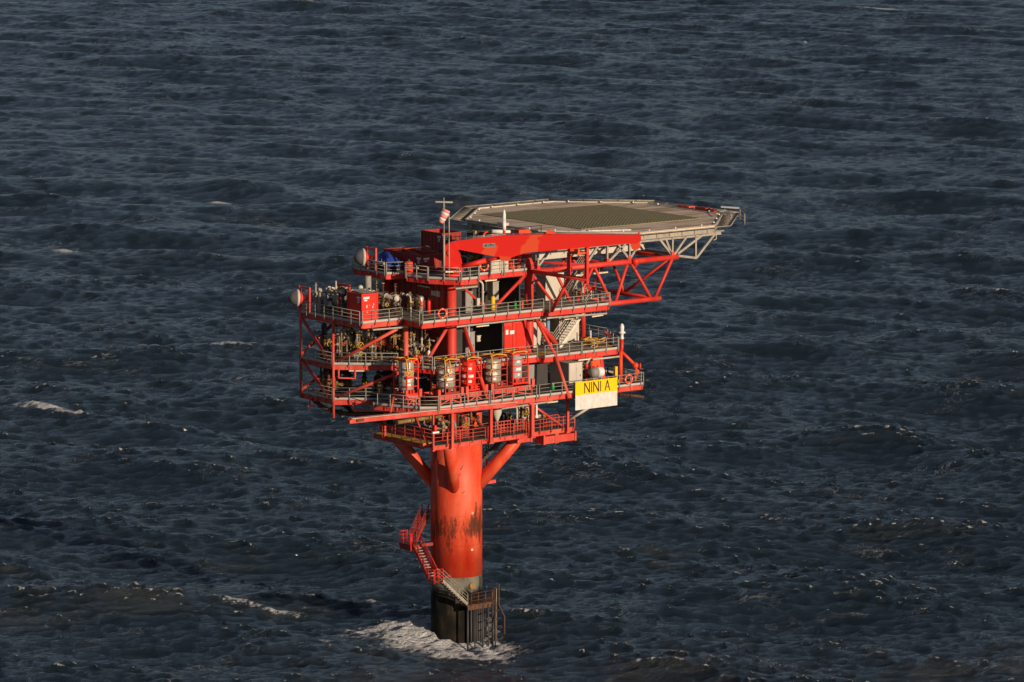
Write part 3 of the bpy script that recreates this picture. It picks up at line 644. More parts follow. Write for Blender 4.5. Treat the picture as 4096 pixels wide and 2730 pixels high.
hl0=thing('perimeter_light','small round light on the helideck rim','deck light',(0,0,0),'perimeter lights of the helideck')
MB().lathe((0,0,0),[(.10,0),(.10,.06),(.07,.12),(.05,.16)],10).build('lens','white',hl0); MB().lathe((0,0,-.05),[(.16,0),(.16,.05)],10).build('base','dark',hl0)
first=True
for i in range(8):
    for t_ in (.15,.5,.85):
        p=lerp2(oct_[i],oct_[(i+1)%8],t_); p=(22.8+(p[0]-22.8)*.985,6.9+(p[1]-6.9)*.985)
        if first: hl0.location=(*p,HZ+.05); first=False
        else: dup(hl0,(*p,HZ+.05))
# ------------------------------------------------------------------ crane
cr=thing('crane','red pedestal crane with its long box boom parked to the right','crane',(-4.2,-4.8,Z3))
ud=V((.727,-.687,0)); nd=V((.687,.727,0)); c0=V((-4.2,-4.8,0))
def cu(u,z,n=0): return c0+ud*u+nd*n+V((0,0,z))
def uprism(b,prof,n0,n1,m=0):
    k=len(prof); vs=[cu(u,z,n0) for u,z in prof]+[cu(u,z,n1) for u,z in prof]
    return b.add(vs,[tuple(range(k)),tuple(range(k,2*k))[::-1]]+[(i,k+i,k+(i+1)%k,(i+1)%k) for i in range(k)],m)
MB().lathe((-4.2,-4.8,Z3-.6),[(.46,0),(.60,.5),(.86,.9),(.86,1.5),(.95,1.5),(.95,1.7),(.7,1.7)],28).build('pedestal','boom',cr)
b=MB()
for n in (-.50,.38): uprism(b,[(-.75,35.9),(1.15,35.9),(.62,38.35),(.3,38.75),(-.62,38.45)],n,n+.12)
uprism(b,[(-.7,35.95),(-.5,35.95),(-.45,38.3),(-.6,38.3)],-.38,.38); uprism(b,[(-.5,36.0),(1.0,36.0),(.9,36.3),(-.5,36.3)],-.38,.38)
b.build('king_post','boom',cr)
b=MB(); b.lathe(cu(-.02,37.75,-.52),[(.32,-.10),(.32,0),(.12,0),(.12,.02),(.0,.02)],18,axis=tuple(nd)); b.build('pivot_boss','red_bright',cr)
b=MB(); uprism(b,[(-.45,38.15),(.9,38.02),(4.9,37.30),(5.6,37.30),(7.1,37.82),(17.75,38.90),(17.95,39.1),(17.9,39.62),(11,39.64),(4.7,39.45),(.4,38.85),(-.35,38.6)],-.40,.40); b.build('boom','boom',cr)
b=MB(); uprism(b,[(4.75,37.05),(5.55,37.05),(5.75,37.4),(4.55,37.5)],-.46,.46); uprism(b,[(11.3,38.0),(12.0,38.05),(12.0,38.35),(11.3,38.3)],-.46,.46); b.each('boom_bracket','orange_red',cr)
b=MB(); b.tube(cu(1.0,36.35),cu(3.3,37.0),.25,14); b.tube(cu(3.3,37.0),cu(4.9,37.3),.15,12); b.build('hydraulic_ram','red_bright',cr)
b=MB()
for i in range(22):
    u=.6+i*.75; z=38.88+ (u/4.9*.58 if u<4.9 else .58+(u-4.9)*.013)
    b.bar(cu(u,z,.1),cu(u,z+.12,.1),.05,.05)
b.tube(cu(.4,39.0,.1),cu(4.9,39.58,.1),.035,6); b.tube(cu(4.9,39.58,.1),cu(17.5,39.74,.1),.035,6); b.tube(cu(1.0,38.98,-.3),cu(5.2,39.55,-.3),.03,6)
b.build('hydraulic_lines','silver',cr)
b=MB(); uprism(b,[(8.95,39.62),(9.55,39.62),(9.4,39.95),(9.1,39.95)],-.15,.15); b.build('winch_bracket','orange',cr)
b=MB(); uprism(b,[(17.55,39.62),(17.85,39.62),(17.8,39.8),(17.65,39.8)],-.1,.1); b.build('tip_lamp','red_bright',cr)
b=MB(); uprism(b,[(16.9,38.9),(17.8,38.95),(17.9,38.45),(17.6,38.2),(17.1,38.25)],-.2,-.1); uprism(b,[(16.9,38.9),(17.8,38.95),(17.9,38.45),(17.6,38.2),(17.1,38.25)],.1,.2); b.each('tip_cheek','orange_red',cr)
b=MB(); b.lathe(cu(17.4,38.6,-.08),[(.30,0),(.24,.03),(.24,.11),(.30,.15)],20,axis=tuple(nd)); b.build('sheave','orange_red',cr)
b=MB(); b.tube(cu(17.42,38.6),cu(17.42,37.25),.025,6); b.build('hoist_rope','dark',cr)
hk=MB(); hk.lathe(cu(17.42,37.3),[(.03,-1.05),(.06,-.75),(.16,-.62),(.33,-.42),(.38,-.22),(.36,-.06),(.2,.06),(.05,.1)],18); hk.build('hook_block','red_bright',cr)
b=MB(); b.sweep([cu(17.42,36.35),cu(17.42,36.15),cu(17.52,36.02),cu(17.62,35.98),cu(17.66,36.08)],.05,8); b.build('hook','red_bright',cr)
# nameplate with greyed lettering
np_=MB(); uprism(np_,[(3.05,38.25),(4.2,38.33),(4.2,38.72),(3.05,38.64)],-.415,-.40); npo=np_.build('nameplate','grey',cr)
b=MB()
def ust(b,p,q): b.bar(cu(p[0],p[1],-.424),cu(q[0],q[1],-.424),.012,.05)
for s_ in (((3.2,38.33),(3.35,38.60)),((3.35,38.60),(3.42,38.36)),((3.25,38.45),(3.4,38.46)),((3.55,38.38),(3.75,38.62)),((3.5,38.60),(3.6,38.62)),((3.72,38.40),(3.85,38.62)),((3.85,38.62),(3.92,38.42)),((4.0,38.42),(4.12,38.62))): ust(b,*s_)
b.build('nameplate_lettering','black',npo)
an=thing('boom_antenna','white rocket shaped radome on a red stub behind the crane boom','antenna',(-.1,-7.2,38.9))
MB().lathe((.1,-7.4,38.7),[(.14,0),(.14,1.25)],12).build('stub','red_bright',an)
MB().lathe((.1,-7.4,39.75),[(.17,0),(.19,.9),(.17,.9),(.16,1.5),(.10,1.85),(.02,2.0)],14).build('radome','white',an)
b=MB(); b.tube((.1,-7.4,38.7),(.1,-7.4,35.4),.09,8); b.build('pole','silver',an)
# ------------------------------------------------------------------ windsock mast
wm=thing('windsock_mast','tall grey mast with a drooping red and white windsock left of the crane','windsock',(-5.64,-5.55,Z3))
b=MB(); b.tube((-5.64,-5.55,Z3),(-5.64,-5.55,39.6),.10,8); b.tube((-5.64,-5.55,39.6),(-5.64,-5.55,42.7),.07,8); b.tube((-5.3,-5.9,39.2),(-5.3,-5.9,41.5),.06,8); b.tube((-5.3,-5.9,Z3),(-5.3,-5.9,39.2),.05,8); b.build('mast','silver',wm)
b=MB(); b.bar((-6.35,-5.2,42.72),(-4.95,-6.0,42.65),.12,.13); b.tube((-5.64,-5.55,42.7),(-5.64,-5.55,43.1),.04,6); b.build('crossbar','silver',wm)
ws=MB(); a0=V((-5.5,-5.75,41.95)); dr=(V((-.42,.12,-.9))).normalized()
segs=[(0,.40),(.28,.42),(.56,.40),(.84,.35),(1.1,.30),(1.35,.22)]
for i in range(5): ws.lathe(a0,[(segs[i][1],segs[i][0]),(segs[i+1][1],segs[i+1][0])],16,m=i%2,axis=tuple(dr))
M['sock_red']=simple('windsock_red',(.66,.24,.20),.8); M['sock_white']=simple('windsock_white',(.72,.60,.57),.8)
ws.build('sock',['sock_red','sock_white'],wm)
# ------------------------------------------------------------------ dish antennas
def dish(label,c,r,fx,z0,z1,fy0,fy1,lamp):
    t=thing('dish_antenna',label,'dish antenna',c)
    n=V((-.93,.36,.05)).normalized()
    MB().lathe(V(c)-n*.25,[(r*1.0,0),(r,.22),(r*.97,.30),(r*.86,.55),(r*.62,.80),(r*.32,.94),(.01,.98)],32,axis=tuple(n)).build('radome','dome',t)
    MB().lathe(V(c)-n*.25,[(r*1.03,.02),(r*1.03,.26)],32,axis=tuple(n)).build('rim','cream',t)
    MB().lathe(V(c)-n*.25,[(r*.95,-.02),(r*.5,-.45),(.12,-.6)],24,axis=tuple(n)).build('back_shell','red',t)
    b=MB(); w=.18
    for y in (fy0,fy1): b.bar((fx,y,z0),(fx,y,z1),w,w,up=(0,1,0))
    for z in (z1-.1,z1-.85,z0+.5,z0+1.0): b.bar((fx,fy0,z),(fx,fy1,z),w*.8,w*.8)
    b.bar(V(c)-n*.4,(fx,(fy0+fy1)/2,c[2]),.2,.2)
    b.build('mounting_frame','red_faded',t)
    b=MB(); e=V(c)+n*.70; b.bar(e+V((-.03,-.12,-.05)),e+V((-.03,.18,.03)),.02,.10); b.build('logo_stroke','red_bright',t)
dish('grey dish antenna low on the outer left corner, in a red frame',(-14.75,5.75,33.15),.78,-14.2,31.8,34.25,4.3,6.0,0)
dish('grey dish antenna on the upper deck left of the blue tarpaulin',(-8.25,4.05,36.7),.80,-7.75,35.4,37.7,2.45,3.9,0)
# ------------------------------------------------------------------ containers
def container(name,label,x0,x1,y0,y1,z0,z1,cat='container',mat='red_bright',corr=True,opened=False,peak=0,group=None):
    t=thing(name,label,cat,((x0+x1)/2,(y0+y1)/2,z0),group)
    b=MB()
    if opened:
        b.box(x0,x1,y0,y0+.06,z0,z1); b.box(x0,x1,y1-.06,y1,z0,z1); b.box(x0,x0+.06,y0+.06,y1-.06,z0,z1); b.box(x1-.06,x1,y0+.06,y1-.06,z0,z1); b.box(x0+.06,x1-.06,y0+.06,y1-.06,z0,z0+.1)
    else: b.box(x0,x1,y0,y1,z0+.12,z1)
    b.build('shell',mat,t)
    b=MB()
    for x in (x0,x1):
        for y in (y0,y1): b.box(x-.06,x+.06,y-.06,y+.06,z0,z1+.07)
    for x in (x0,x1): b.box(x-.05,x+.05,y0+.06,y1-.06,z1-.06,z1+.05); b.box(x-.05,x+.05,y0+.06,y1-.06,z0+.02,z0+.15)
    for y in (y0,y1): b.box(x0+.06,x1-.06,y-.05,y+.05,z1-.055,z1+.045); b.box(x0+.06,x1-.06,y-.05,y+.05,z0+.02,z0+.15)
    if peak:
        ym=(y0+y1)/2
        for x in (x0-.02,x1+.02): b.bar((x,y0+.3,z1),(x,ym,z1+peak),.08,.1); b.bar((x,ym,z1+peak),(x,y1-.3,z1),.08,.1)
        b.bar((x0,ym,z1+peak),(x1,ym,z1+peak),.1,.1)
    b.build('corner_frame','red_old_and_shaded' if mat=='red_old_and_shaded' else 'red_bright',t)
    b=MB()
    for y in np.arange(y0+.5,y1-.3,.55): b.box(x0-.035,x0-.002,y,y+.12,z0+.2,z1-.12)
    for x in np.arange(x0+.5,x1-.3,.55): b.box(x,x+.12,y0-.035,y0-.002,z0+.2,z1-.12)
    if corr: b.each('panel_rib',mat,t)
    b=MB()
    b.box(x0-.05,x0-.04,y0+.15,y0+.75,z1-.42,z1-.24); b.box(x0+.15,x0+.85,y0-.05,y0-.04,z1-.45,z1-.25)
    b.box(x0-.05,x0-.04,y0+.3,y0+.6,z1-.62,z1-.5); b.box(x0+.25,x0+.6,y0-.05,y0-.04,z1-.64,z1-.52); b.box(x0-.05,x0-.04,y0+.3,y0+.65,z1-.8,z1-.7)
    b.each('stencil_panel','white',t)
    return t
container('storage_container','tall bright red container on the upper left pipe deck behind a railing',-13.75,-11.95,-3.5,-1.3,Z2+.02,34.35,corr=False)
rc=[o for o in COL.objects if o.name=='storage_container'][0]
b=MB(); 
for (x,z,s_) in ((-13.2,33.2,.14),(-12.5,33.1,.12),(-12.4,33.35,.08),(-13.15,32.7,.10),(-12.9,33.3,.05)): b.box(x-s_*.6,x+s_*.6,-3.545,-3.532,z-s_,z+s_*.9)
b.build('paint_chips','cream',rc)
MB().add([(-13.5,-3.4,34.43),(-12.1,-3.4,34.43),(-12.3,-1.5,34.62),(-13.4,-1.5,34.52)],[(0,1,2,3)]).build('slack_sling','rail',rc)
container('open_skip','long shaded red open topped skip with peaked ends on the upper deck',-4.9,-2.7,-1.1,4.9,Z3+.1,37.1,cat='skip',mat='red_old_and_shaded',opened=True,peak=.35)  # darker red carries the shade of the skip's long sides
container('cargo_basket','open red container at the back behind the windsock mast',2.9,5.1,6.0,9.3,35.6,37.9,cat='container',mat='red_old_and_shaded',opened=True)  # darker red paints in the shade on the left face
deck('rear_top_deck','small deck carrying the open red container at the back',[(2.2,5.6),(6,5.6),(6,9.8),(2.2,9.8)],35.5,{},beam='red',joists=False)
# ------------------------------------------------------------------ walls of the equipment rooms
rm=thing('upper_equipment_room','shaded red walled room between main deck and crane deck','equipment room',(0,0,Z2))
b=MB(); b.box(-4.35,-4.2,-4.2,6.0,Z2+.01,Z3-.45); b.build('side_wall','red_old_and_shaded',rm)  # red wall turned from the sun; its shade is in the colour
b=MB(); b.box(-4.18,4.4,-1.2,-1.05,Z2+.01,Z3-.45); b.box(4.4,4.55,-4.2,5.3,Z2+.01,Z3-.45); b.each('recess_wall','dark',rm)  # near-black walls paint the shade of the deep interior
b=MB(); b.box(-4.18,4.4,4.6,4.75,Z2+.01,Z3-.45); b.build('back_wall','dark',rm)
b=MB(); b.box(-4.39,-4.352,-3.2,-2.65,33.3,33.85); b.box(-4.39,-4.352,-2.5,-1.9,33.35,33.8); b.each('notice_sheet','white',rm)
b=MB(); b.box(-4.40,-4.352,-1.2,-.1,Z2+.1,33.9); b.build('door','red_old_and_shaded',rm)
b=MB()
for y in np.arange(-4.0,5.8,.9): b.box(-4.41,-4.352,y,y+.06,Z2+.1,Z3-.5)
b.each('wall_rib','red_old_and_shaded',rm)
rm2=thing('lower_equipment_room','room on the middle deck with bright red front doors and a dark open bay','equipment room',(0,0,Z1))
b=MB(); b.box(-4.35,-4.2,-4.2,6.0,Z1+.01,Z2-.45); b.build('side_wall','red_old_and_shaded',rm2)  # shade of this sun-averted red wall is put into its colour
b=MB(); b.box(-4.18,4.4,-.4,-.25,Z1+.01,Z2-.45); b.box(1.92,2.02,-4.75,-.42,Z1+.01,Z2-.45); b.each('recess_wall','dark',rm2)  # dark colour stands in for the unlit depth of the bay
b=MB(); b.box(2.05,4.72,-4.85,-4.75,Z1+.01,Z2-.45); b.build('front_wall','red',rm2)
b=MB(); b.box(2.1,2.95,-4.92,-4.86,Z1+.1,30.1); b.box(3.05,3.3,-4.92,-4.86,Z1+.1,30.6); b.box(3.5,4.5,-4.92,-4.86,Z1+.1,30.3); b.each('door','red_bright',rm2)
b=MB(); b.box(2.2,2.5,-4.96,-4.93,29.3,29.75); b.box(2.72,3.22,-4.96,-4.93,29.3,29.65); b.each('notice_sheet','white',rm2)
b=MB(); b.box(-4.39,-4.352,-3.2,-2.7,28.9,29.4); b.build('side_notice_sheet','white',rm2)
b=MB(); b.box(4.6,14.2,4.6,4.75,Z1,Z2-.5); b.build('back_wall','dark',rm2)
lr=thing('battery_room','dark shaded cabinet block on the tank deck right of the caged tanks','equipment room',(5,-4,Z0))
b=MB(); b.box(2.7,7.0,-5.4,-.4,Z0+.01,Z1-.45); b.build('shell','dark',lr)  # block's shade is painted in by the dark shell colour
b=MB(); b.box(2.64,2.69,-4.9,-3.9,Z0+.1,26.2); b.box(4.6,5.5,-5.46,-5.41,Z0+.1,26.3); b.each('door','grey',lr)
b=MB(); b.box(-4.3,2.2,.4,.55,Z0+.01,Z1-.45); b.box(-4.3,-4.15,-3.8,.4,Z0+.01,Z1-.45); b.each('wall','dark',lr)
def cabinet(label,x0,x1,y0,y1,z0,z1,mat='grey',name='cabinet',cat='cabinet',door=True,group=None):
    t=thing(name,label,cat,((x0+x1)/2,(y0+y1)/2,z0),group)
    e=.03
    b=MB(); b.box(x0,x1,y0,y1,z0+.08,z1); b.box(x0-.04,x1+.04,y0-.05,y1+.04,z1,z1+.05); b.build('housing',mat,t)
    b=MB(); b.box(x0+.06,x1-.06,y0+.06,y1-.06,z0,z0+.08); b.build('plinth','dark',t)
    if door:
        b=MB(); w=(x1-x0); k=2 if w>1.1 else 1
        for i in range(k): b.box(x0+w*i/k+.05,x0+w*(i+1)/k-.05,y0-e,y0-.002,z0+.15,z1-.08)
        b.build('door',mat,t)
        b=MB(); b.box(x0+w*.8,x0+w*.84,y0-.07,y0-e,(z0+z1)/2-.1,(z0+z1)/2+.1); b.build('handle','dark',t)
    return t
cabinet('pale grey cabinet with a sunlit front behind the yellow sign',7.1,8.75,-8.5,-5.6,Z0,26.45,'cream')
cabinet('tall pale rounded tank housing beside the cone topped leg on the main deck',8.6,10.1,-3,-1.6,Z2,34.2,'cream',door=False)
cabinet('narrow pale duct housing right behind the pale tank housing',10.5,11.5,-2.2,-1.2,Z2,34.6,'cream',door=False)
cabinet('large pale box behind the white stair',10.3,12.75,-3,-1.2,Z1,30.1,'cream',door=False)
cabinet('pale rusty streaked panel just right of the thick leg, middle deck',6.0,7.2,-3.4,-2.4,Z1,30.9,'cream',door=False)
cabinet('second pale panel behind the top of the white stair',7.9,9.3,-2.2,-1.2,Z1,30.9,'cream')
cabinet('dark grey control panel beside the crane leg on the main deck',-2.6,-1.75,-4.9,-4.3,Z2,33.8,'grey')
cabinet('dark grey control panel with red switches, right hand one',-1.7,-.75,-4.7,-4.2,Z2+.4,34.0,'dark')
cabinet('small light grey box hanging in front of the control panels',-1.45,-1.05,-5.2,-4.95,32.3,33.1,'cream')
cabinet('grey instrument panel beside the crane leg on the middle deck',-2.6,-1.5,-4.9,-4.4,Z1,29.9,'grey')
cabinet('small pale junction box on the middle deck instrument panel',-1.35,-.95,-5.1,-4.92,28.9,29.5,'cream')
cabinet('pale green grey locker under the crane boom on the crane deck',.5,2.55,-4.9,-3.6,Z3,36.75,'cream',door=True)
cabinet('light grey sloping duct end on the dark room wall, main deck',2.0,2.7,-3.2,-2.3,32.4,34.2,'steel',door=False)
cabinet('grey box on the helideck stair trunk below the left rim',2.4,4.2,.4,1.4,37.3,38.6,'dark',door=False)
# ------------------------------------------------------------------ caged tanks
def caged_tank(label,x0,x1,y0,y1,z0,z1,tmat,fmat='red_old_and_shaded',r=.85,h=2.1,square=False,slings=2,seed=0,frontbars=4):
    rn=random.Random(seed)
    t=thing('caged_tank',label,'caged tank',((x0+x1)/2,(y0+y1)/2,z0),'tanks in lifting cages on the tank deck')
    w=.12; b=MB()
    for x in (x0,x1):
        for y in (y0,y1): b.box(x-w/2,x+w/2,y-w/2,y+w/2,z0,z1)
    for z,hh in ((z1,.12),(z0+.08,.16)):
        for y in (y0,y1): b.box(x0+w/2,x1-w/2,y-w*.45,y+w*.45,z-hh/2,z+hh/2)
        for x in (x0,x1): b.box(x-w*.45,x+w*.45,y0+w/2,y1-w/2,z-hh/2,z+hh/2)
    H=z1-z0
    for i in range(1,frontbars+1):
        z=z0+H*i/(frontbars+1)
        b.box(x0+w/2,x1-w/2,y0-.035,y0+.035,z-.035,z+.035); b.box(x0-.035,x0+.035,y0+w/2,y1-w/2,z-.035,z+.035); b.box(x1-.035,x1+.035,y0+w/2,y1-w/2,z-.035,z+.035)
    for x in (x0+.55,x1-.55): b.box(x-.16,x+.16,y0+.02,y0+.10,z0+.14,z0+.5)
    b.build('cage',fmat,t)
    cx,cy=(x0+x1)/2+.05,(y0+y1)/2; zb=z0+.42
    b=MB()
    if square: 
        rr_=r*.92; b.prism([(cx-rr_,cy-rr_+.2),(cx-rr_+.2,cy-rr_),(cx+rr_-.2,cy-rr_),(cx+rr_,cy-rr_+.2),(cx+rr_,cy+rr_-.2),(cx+rr_-.2,cy+rr_),(cx-rr_+.2,cy+rr_),(cx-rr_,cy+rr_-.2)],zb-.1,zb+h)
        b.lathe((cx,cy,zb+h),[(rr_*.95,0),(rr_*.8,.12),(.3,.22)],18)
    else:
        b.lathe((cx,cy,zb),[(r*.6,-.12),(r*.96,0),(r,.1),(r,h*.28),(r*1.025,h*.29),(r*1.025,h*.31),(r,h*.32),(r,h*.62),(r*1.025,h*.63),(r*1.025,h*.65),(r,h*.66),(r,h),(r*.9,h+.14),(r*.55,h+.26),(.2,h+.30),(.18,h+.36)],30)
    b.build('vessel',tmat,t)
    b=MB()
    for i in range(3):
        a=R(90+i*120); b.bar((cx+r*.7*math.cos(a),cy+r*.7*math.sin(a),z0+.1),(cx+r*.7*math.cos(a),cy+r*.7*math.sin(a),zb+.05),.25,.12)
    b.each('vessel_foot',tmat,t)
    lb=MB()
    for k,(zz,ww,hh) in enumerate(((zb+h*.78,.42,.22),(zb+h*.44,.62,.26),(zb+h*.2,.32,.24))):
        a0=R(-112+rn.uniform(-14,14)); rr2=r*1.035 if not square else None
        if square: 
            lb.box(cx-ww*.5+rn.uniform(-.1,.1),cx+ww*.5,cy-r*.92-.02,cy-r*.92-.008,zz-hh/2,zz+hh/2)
        else:
            n=5; da=ww/r; vs=[]
            for j in range(n+1):
                a=a0+da*(j/n-.5); vs+=[(cx+rr2*math.cos(a),cy+rr2*math.sin(a),zz-hh/2),(cx+rr2*math.cos(a),cy+rr2*math.sin(a),zz+hh/2)]
            lb.add(vs,[(2*j,2*j+2,2*j+3,2*j+1) for j in range(n)])
            a0-=R(62); vs=[]
            for j in range(n+1):
                a=a0+da*(j/n-.5); vs+=[(cx+rr2*math.cos(a),cy+rr2*math.sin(a),zz-hh/2),(cx+rr2*math.cos(a),cy+rr2*math.sin(a),zz+hh/2)]
            lb.add(vs,[(2*j,2*j+2,2*j+3,2*j+1) for j in range(n)])
    lb.each('label_sheet','white',t)
    # yellow chain sling lying over the cage
    b=MB(); top=V((cx,cy,z1+.16))
    for x,y in ((x0,y0),(x1,y0),(x0,y1),(x1,y1)):
        p0=V((x,y,z1+.08)); p1=top+V((rn.uniform(-.3,.3),rn.uniform(-.3,.3),0)); mid=(p0+p1)/2+V((rn.uniform(-.25,.25),rn.uniform(-.25,.25),.05))
        b.sweep([p0,mid,p1],.06,6)
    b.sweep([(x0+.2,y0+.2,z1+.12),(cx,cy-.5,z1+.15),(x1-.3,y0+.25,z1+.13),(x1-.2,cy,z1+.12)],.06,6)
    for k in range(slings):
        xx=x0-.08+k*.55; L_=rn.uniform(.9,1.7); z=z1
        b.sweep([(xx,y0-.03,z1+.12),(xx,y0-.12,z1-.1),(xx+.03,y0-.12,z1-L_)],.055,6)
        b.torus((xx+.03,y0-.13,z1-L_-.22),(0,1,0),.17,.045,n=12)
    b.build('chain_sling','chain',t)
    return t
caged_tank('caged white drum with white diamonds and an orange label, leftmost of the row',-11.3,-10.0,-7.2,-5.2,25.0,28.25,'silver_tank','red_bright',.72,2.55,seed=1,slings=2,frontbars=3)
tk=[o for o in COL.objects if o.name=='caged_tank'][0]
b=MB(); b.box(-11.2,-10.45,-6.98,-6.965,26.5,26.75); b.build('orange_label','orange_red',tk)
caged_tank('big silver tank in a rusty cage, second of the row from the left',-8.0,-6.3,-8.8,-6.6,25.0,28.05,'silver_tank','red_old_and_shaded',.86,2.0,seed=2,slings=2)
caged_tank('caged tank with a fully bright red vessel, middle of the row',-5.2,-3.6,-8.6,-6.6,25.0,27.95,'red_bright','red_bright',.72,2.1,seed=3,slings=0)
caged_tank('beige silver tank in a cage draped with yellow chain, fourth of the row',-2.4,-.6,-8.7,-6.5,25.0,27.95,'silver_tank','red_old_and_shaded',.80,2.0,seed=4,slings=1)
caged_tank('square shouldered grey tank in a red cage, rightmost of the row',.2,2.0,-8.6,-6.6,25.1,28.0,'grey_tank','red_bright',.66,2.15,square=True,seed=5,slings=0)
# cradles that carry the cages
def cradle(label,x0,x1,y0,y1,z1):
    t=thing('tank_cradle',label,'tank cradle',((x0+x1)/2,(y0+y1)/2,Z0),'cradles under the caged tanks')
    b=MB(); 
    for y in (y0,y1): b.ibeam((x0,y,z1-.22),(x1,y,z1-.22),.2,.42)
    for x in (x0,(x0+x1)/2,x1): b.ibeam((x,y0+.12,z1-.24),(x,y1-.12,z1-.24),.16,.36)
    b.build('skid_beam','red_faded',t)
    b=MB()
    for x in (x0+.1,(x0+x1)/2,x1-.1):
        for y in (y0,y1): b.bar((x,y,Z0+.01),(x,y,z1-.44),.18,.18,up=(0,1,0))
    b.each('post','red_faded',t)
    b=MB()
    xm=(x0+x1)/2
    b.bar((x0+.2,y0,Z0+.1),(xm-.1,y0,z1-.5),.08,.12); b.bar((xm+.1,y0,z1-.5),(x1-.2,y0,Z0+.1),.08,.12); b.each('diagonal','red_faded',t)
    b=MB()
    for x in (x0-.05,x1+.05): b.box(x-.16,x+.16,y0-.16,y0+.1,z1-.25,z1+.55)
    b.each('guide_plate','red_faded',t)
    return t
cradle('red cradle under the leftmost caged drum',-11.4,-9.9,-7.3,-5.1,25.0)
cradle('red cradle under the second caged tank',-8.8,-6.2,-8.9,-6.5,25.0)
cradle('red cradle under the middle bright red tank',-5.6,-3.4,-9.0,-6.4,25.0)
cradle('red cradle under the two right hand caged tanks',-2.6,2.2,-9.0,-6.4,25.0)
# green lamp on railing
def lantern(label,x,y,z,mat,name='signal_lamp'):
    t=thing(name,label,'lamp',(x,y,z)); MB().lathe((x,y,z),[(.10,0),(.16,.05),(.16,.42),(.10,.5)],14).build('lens',mat,t); MB().lathe((x,y,z+.5),[(.13,0),(.13,.08),(.03,.2)],12).build('cap','silver',t)
lantern('green lamp hung on the tank deck railing left of the sign',3.5,-10.55,24.55,'green'); 
# ------------------------------------------------------------------ sign
sg=thing('name_sign','yellow and white name board reading NINI-A on the tank deck edge','sign',(8.75,-10.6,22.3))
yb=-10.62
MB().box(6.2,11.35,yb,yb+.06,23.72,25.0).build('yellow_panel','sign_yellow',sg)
MB().box(6.2,11.35,yb,yb+.055,22.3,23.717).build('white_panel','sign_white',sg)
b=MB()
for x in (6.5,8.0,9.5,11.0): b.box(x-.05,x+.05,yb+.07,yb+.2,22.4,24.9)
b.box(6.25,11.3,yb+.07,yb+.17,22.5,22.6); b.box(6.25,11.3,yb+.07,yb+.17,24.6,24.7); b.build('support_frame','red_faded',sg)
kx=5.15/985; X0=6.2
def lx(p): return X0+(p-545)*kx
b=MB(); zb_,zt=23.86,24.86
def st(p,q,w=.105): b.bar((p[0],yb-.012,p[1]),(q[0],yb-.012,q[1]),w,.02,up=(0,1,0))
def letN(a,c): st((lx(a),zb_),(lx(a),zt)); st((lx(c),zb_),(lx(c),zt)); st((lx(a),zt-.02),(lx(c),zb_+.02),.13)
letN(758,873); st((lx(922),zb_),(lx(922),zt)); letN(970,1085); st((lx(1133),zb_),(lx(1133),zt))
b.box(lx(1178),lx(1192),yb-.022,yb-.004,24.30,24.38)
st((lx(1238),zb_),(lx(1293),zt),.11); st((lx(1293),zt),(lx(1350),zb_),.11); st((lx(1258),24.2),(lx(1332),24.2),.08)
b.build('lettering','black',sg)
# life raft canister behind sign
lc=thing('raft_canister','grey and white life raft canister behind the top edge of the sign','life raft',(10.2,-9.2,24.0))
b=MB(); b.lathe((9.2,-9.2,25.45),[(.1,0),(.42,.06),(.48,.4),(.5,.7)],20,axis=(1,0,0)); b.build('dark_half','grey',lc)
b=MB(); b.lathe((9.9,-9.2,25.45),[(.5,0),(.5,.5),(.44,.72),(.2,.84)],20,axis=(1,0,0)); b.build('white_half','white',lc)
b=MB(); b.box(9.3,9.45,-9.5,-8.9,24.01,25.0); b.box(10.3,10.45,-9.5,-8.9,24.01,25.0); b.each('cradle','silver',lc)
# ------------------------------------------------------------------ lifebuoys
def buoy(label,c,axis,r=.34):
    t=thing('lifebuoy',label,'lifebuoy',c,'orange lifebuoys')
    MB().torus(c,axis,r,.095,n=24).build('ring','buoy',t)
    a=V(axis).normalized(); x=a.orthogonal().normalized(); y=a.cross(x); b=MB()
    for k in range(4):
        th=R(45+90*k); d=(x*math.cos(th)+y*math.sin(th)); b.lathe(V(c)+d*r-a.cross(d)*.03,[(.103,0),(.103,.06)],10,axis=tuple(a.cross(d)))
    b.each('reflective_band','white',t)
buoy('orange lifebuoy on the railing of the main deck left of the crane leg',(-7.5,-7.72,32.5),(.2,1,0),.42)
buoy('orange lifebuoy hung on the tank deck railing right of the sign',(12.9,-10.45,24.65),(0,1,0),.42)
buoy('orange lifebuoy beside the slim left leg on the middle deck',(-9.1,-5.9,28.0),(1,.6,0),.40)
buoy('orange lifebuoy hanging under the crane boom left of the pale locker',(-.75,-5.4,36.2),(.3,1,0),.40)
buoy('red lifebuoy under the left rim of the helideck',(3.2,-.9,38.3),(.6,1,0),.45)
# ------------------------------------------------------------------ tarp, vessel, cylinders
tp=bmesh.new(); 
def tarp(label,c,sx,sy,h):
    b=MB(); n=12; vs=[];rn=random.Random(4)
    for i in range(n+1):
        for j in range(n+1):
            u,v_=i/n*2-1,j/n*2-1
            hh=h*(1-max(abs(u),abs(v_))**4)*(.7+.3*math.sin(u*5+1)*math.cos(v_*2.4))+rn.uniform(-.05,.05)
            vs.append((c[0]+u*sx*(1+rn.uniform(-.03,.03)),c[1]+v_*sy,c[2]+max(hh,0)))
    fs=[(i*(n+1)+j,(i+1)*(n+1)+j,(i+1)*(n+1)+j+1,i*(n+1)+j+1) for i in range(n) for j in range(n)]
    b.add(vs,fs); k=len(vs)
    return tag(b.build('tarpaulin','blue'),label,'tarpaulin')
tarp('crumpled bright blue tarpaulin over gear beside the upper dish antenna',(-6.3,2.9,35.9),.9,1.5,1.35)
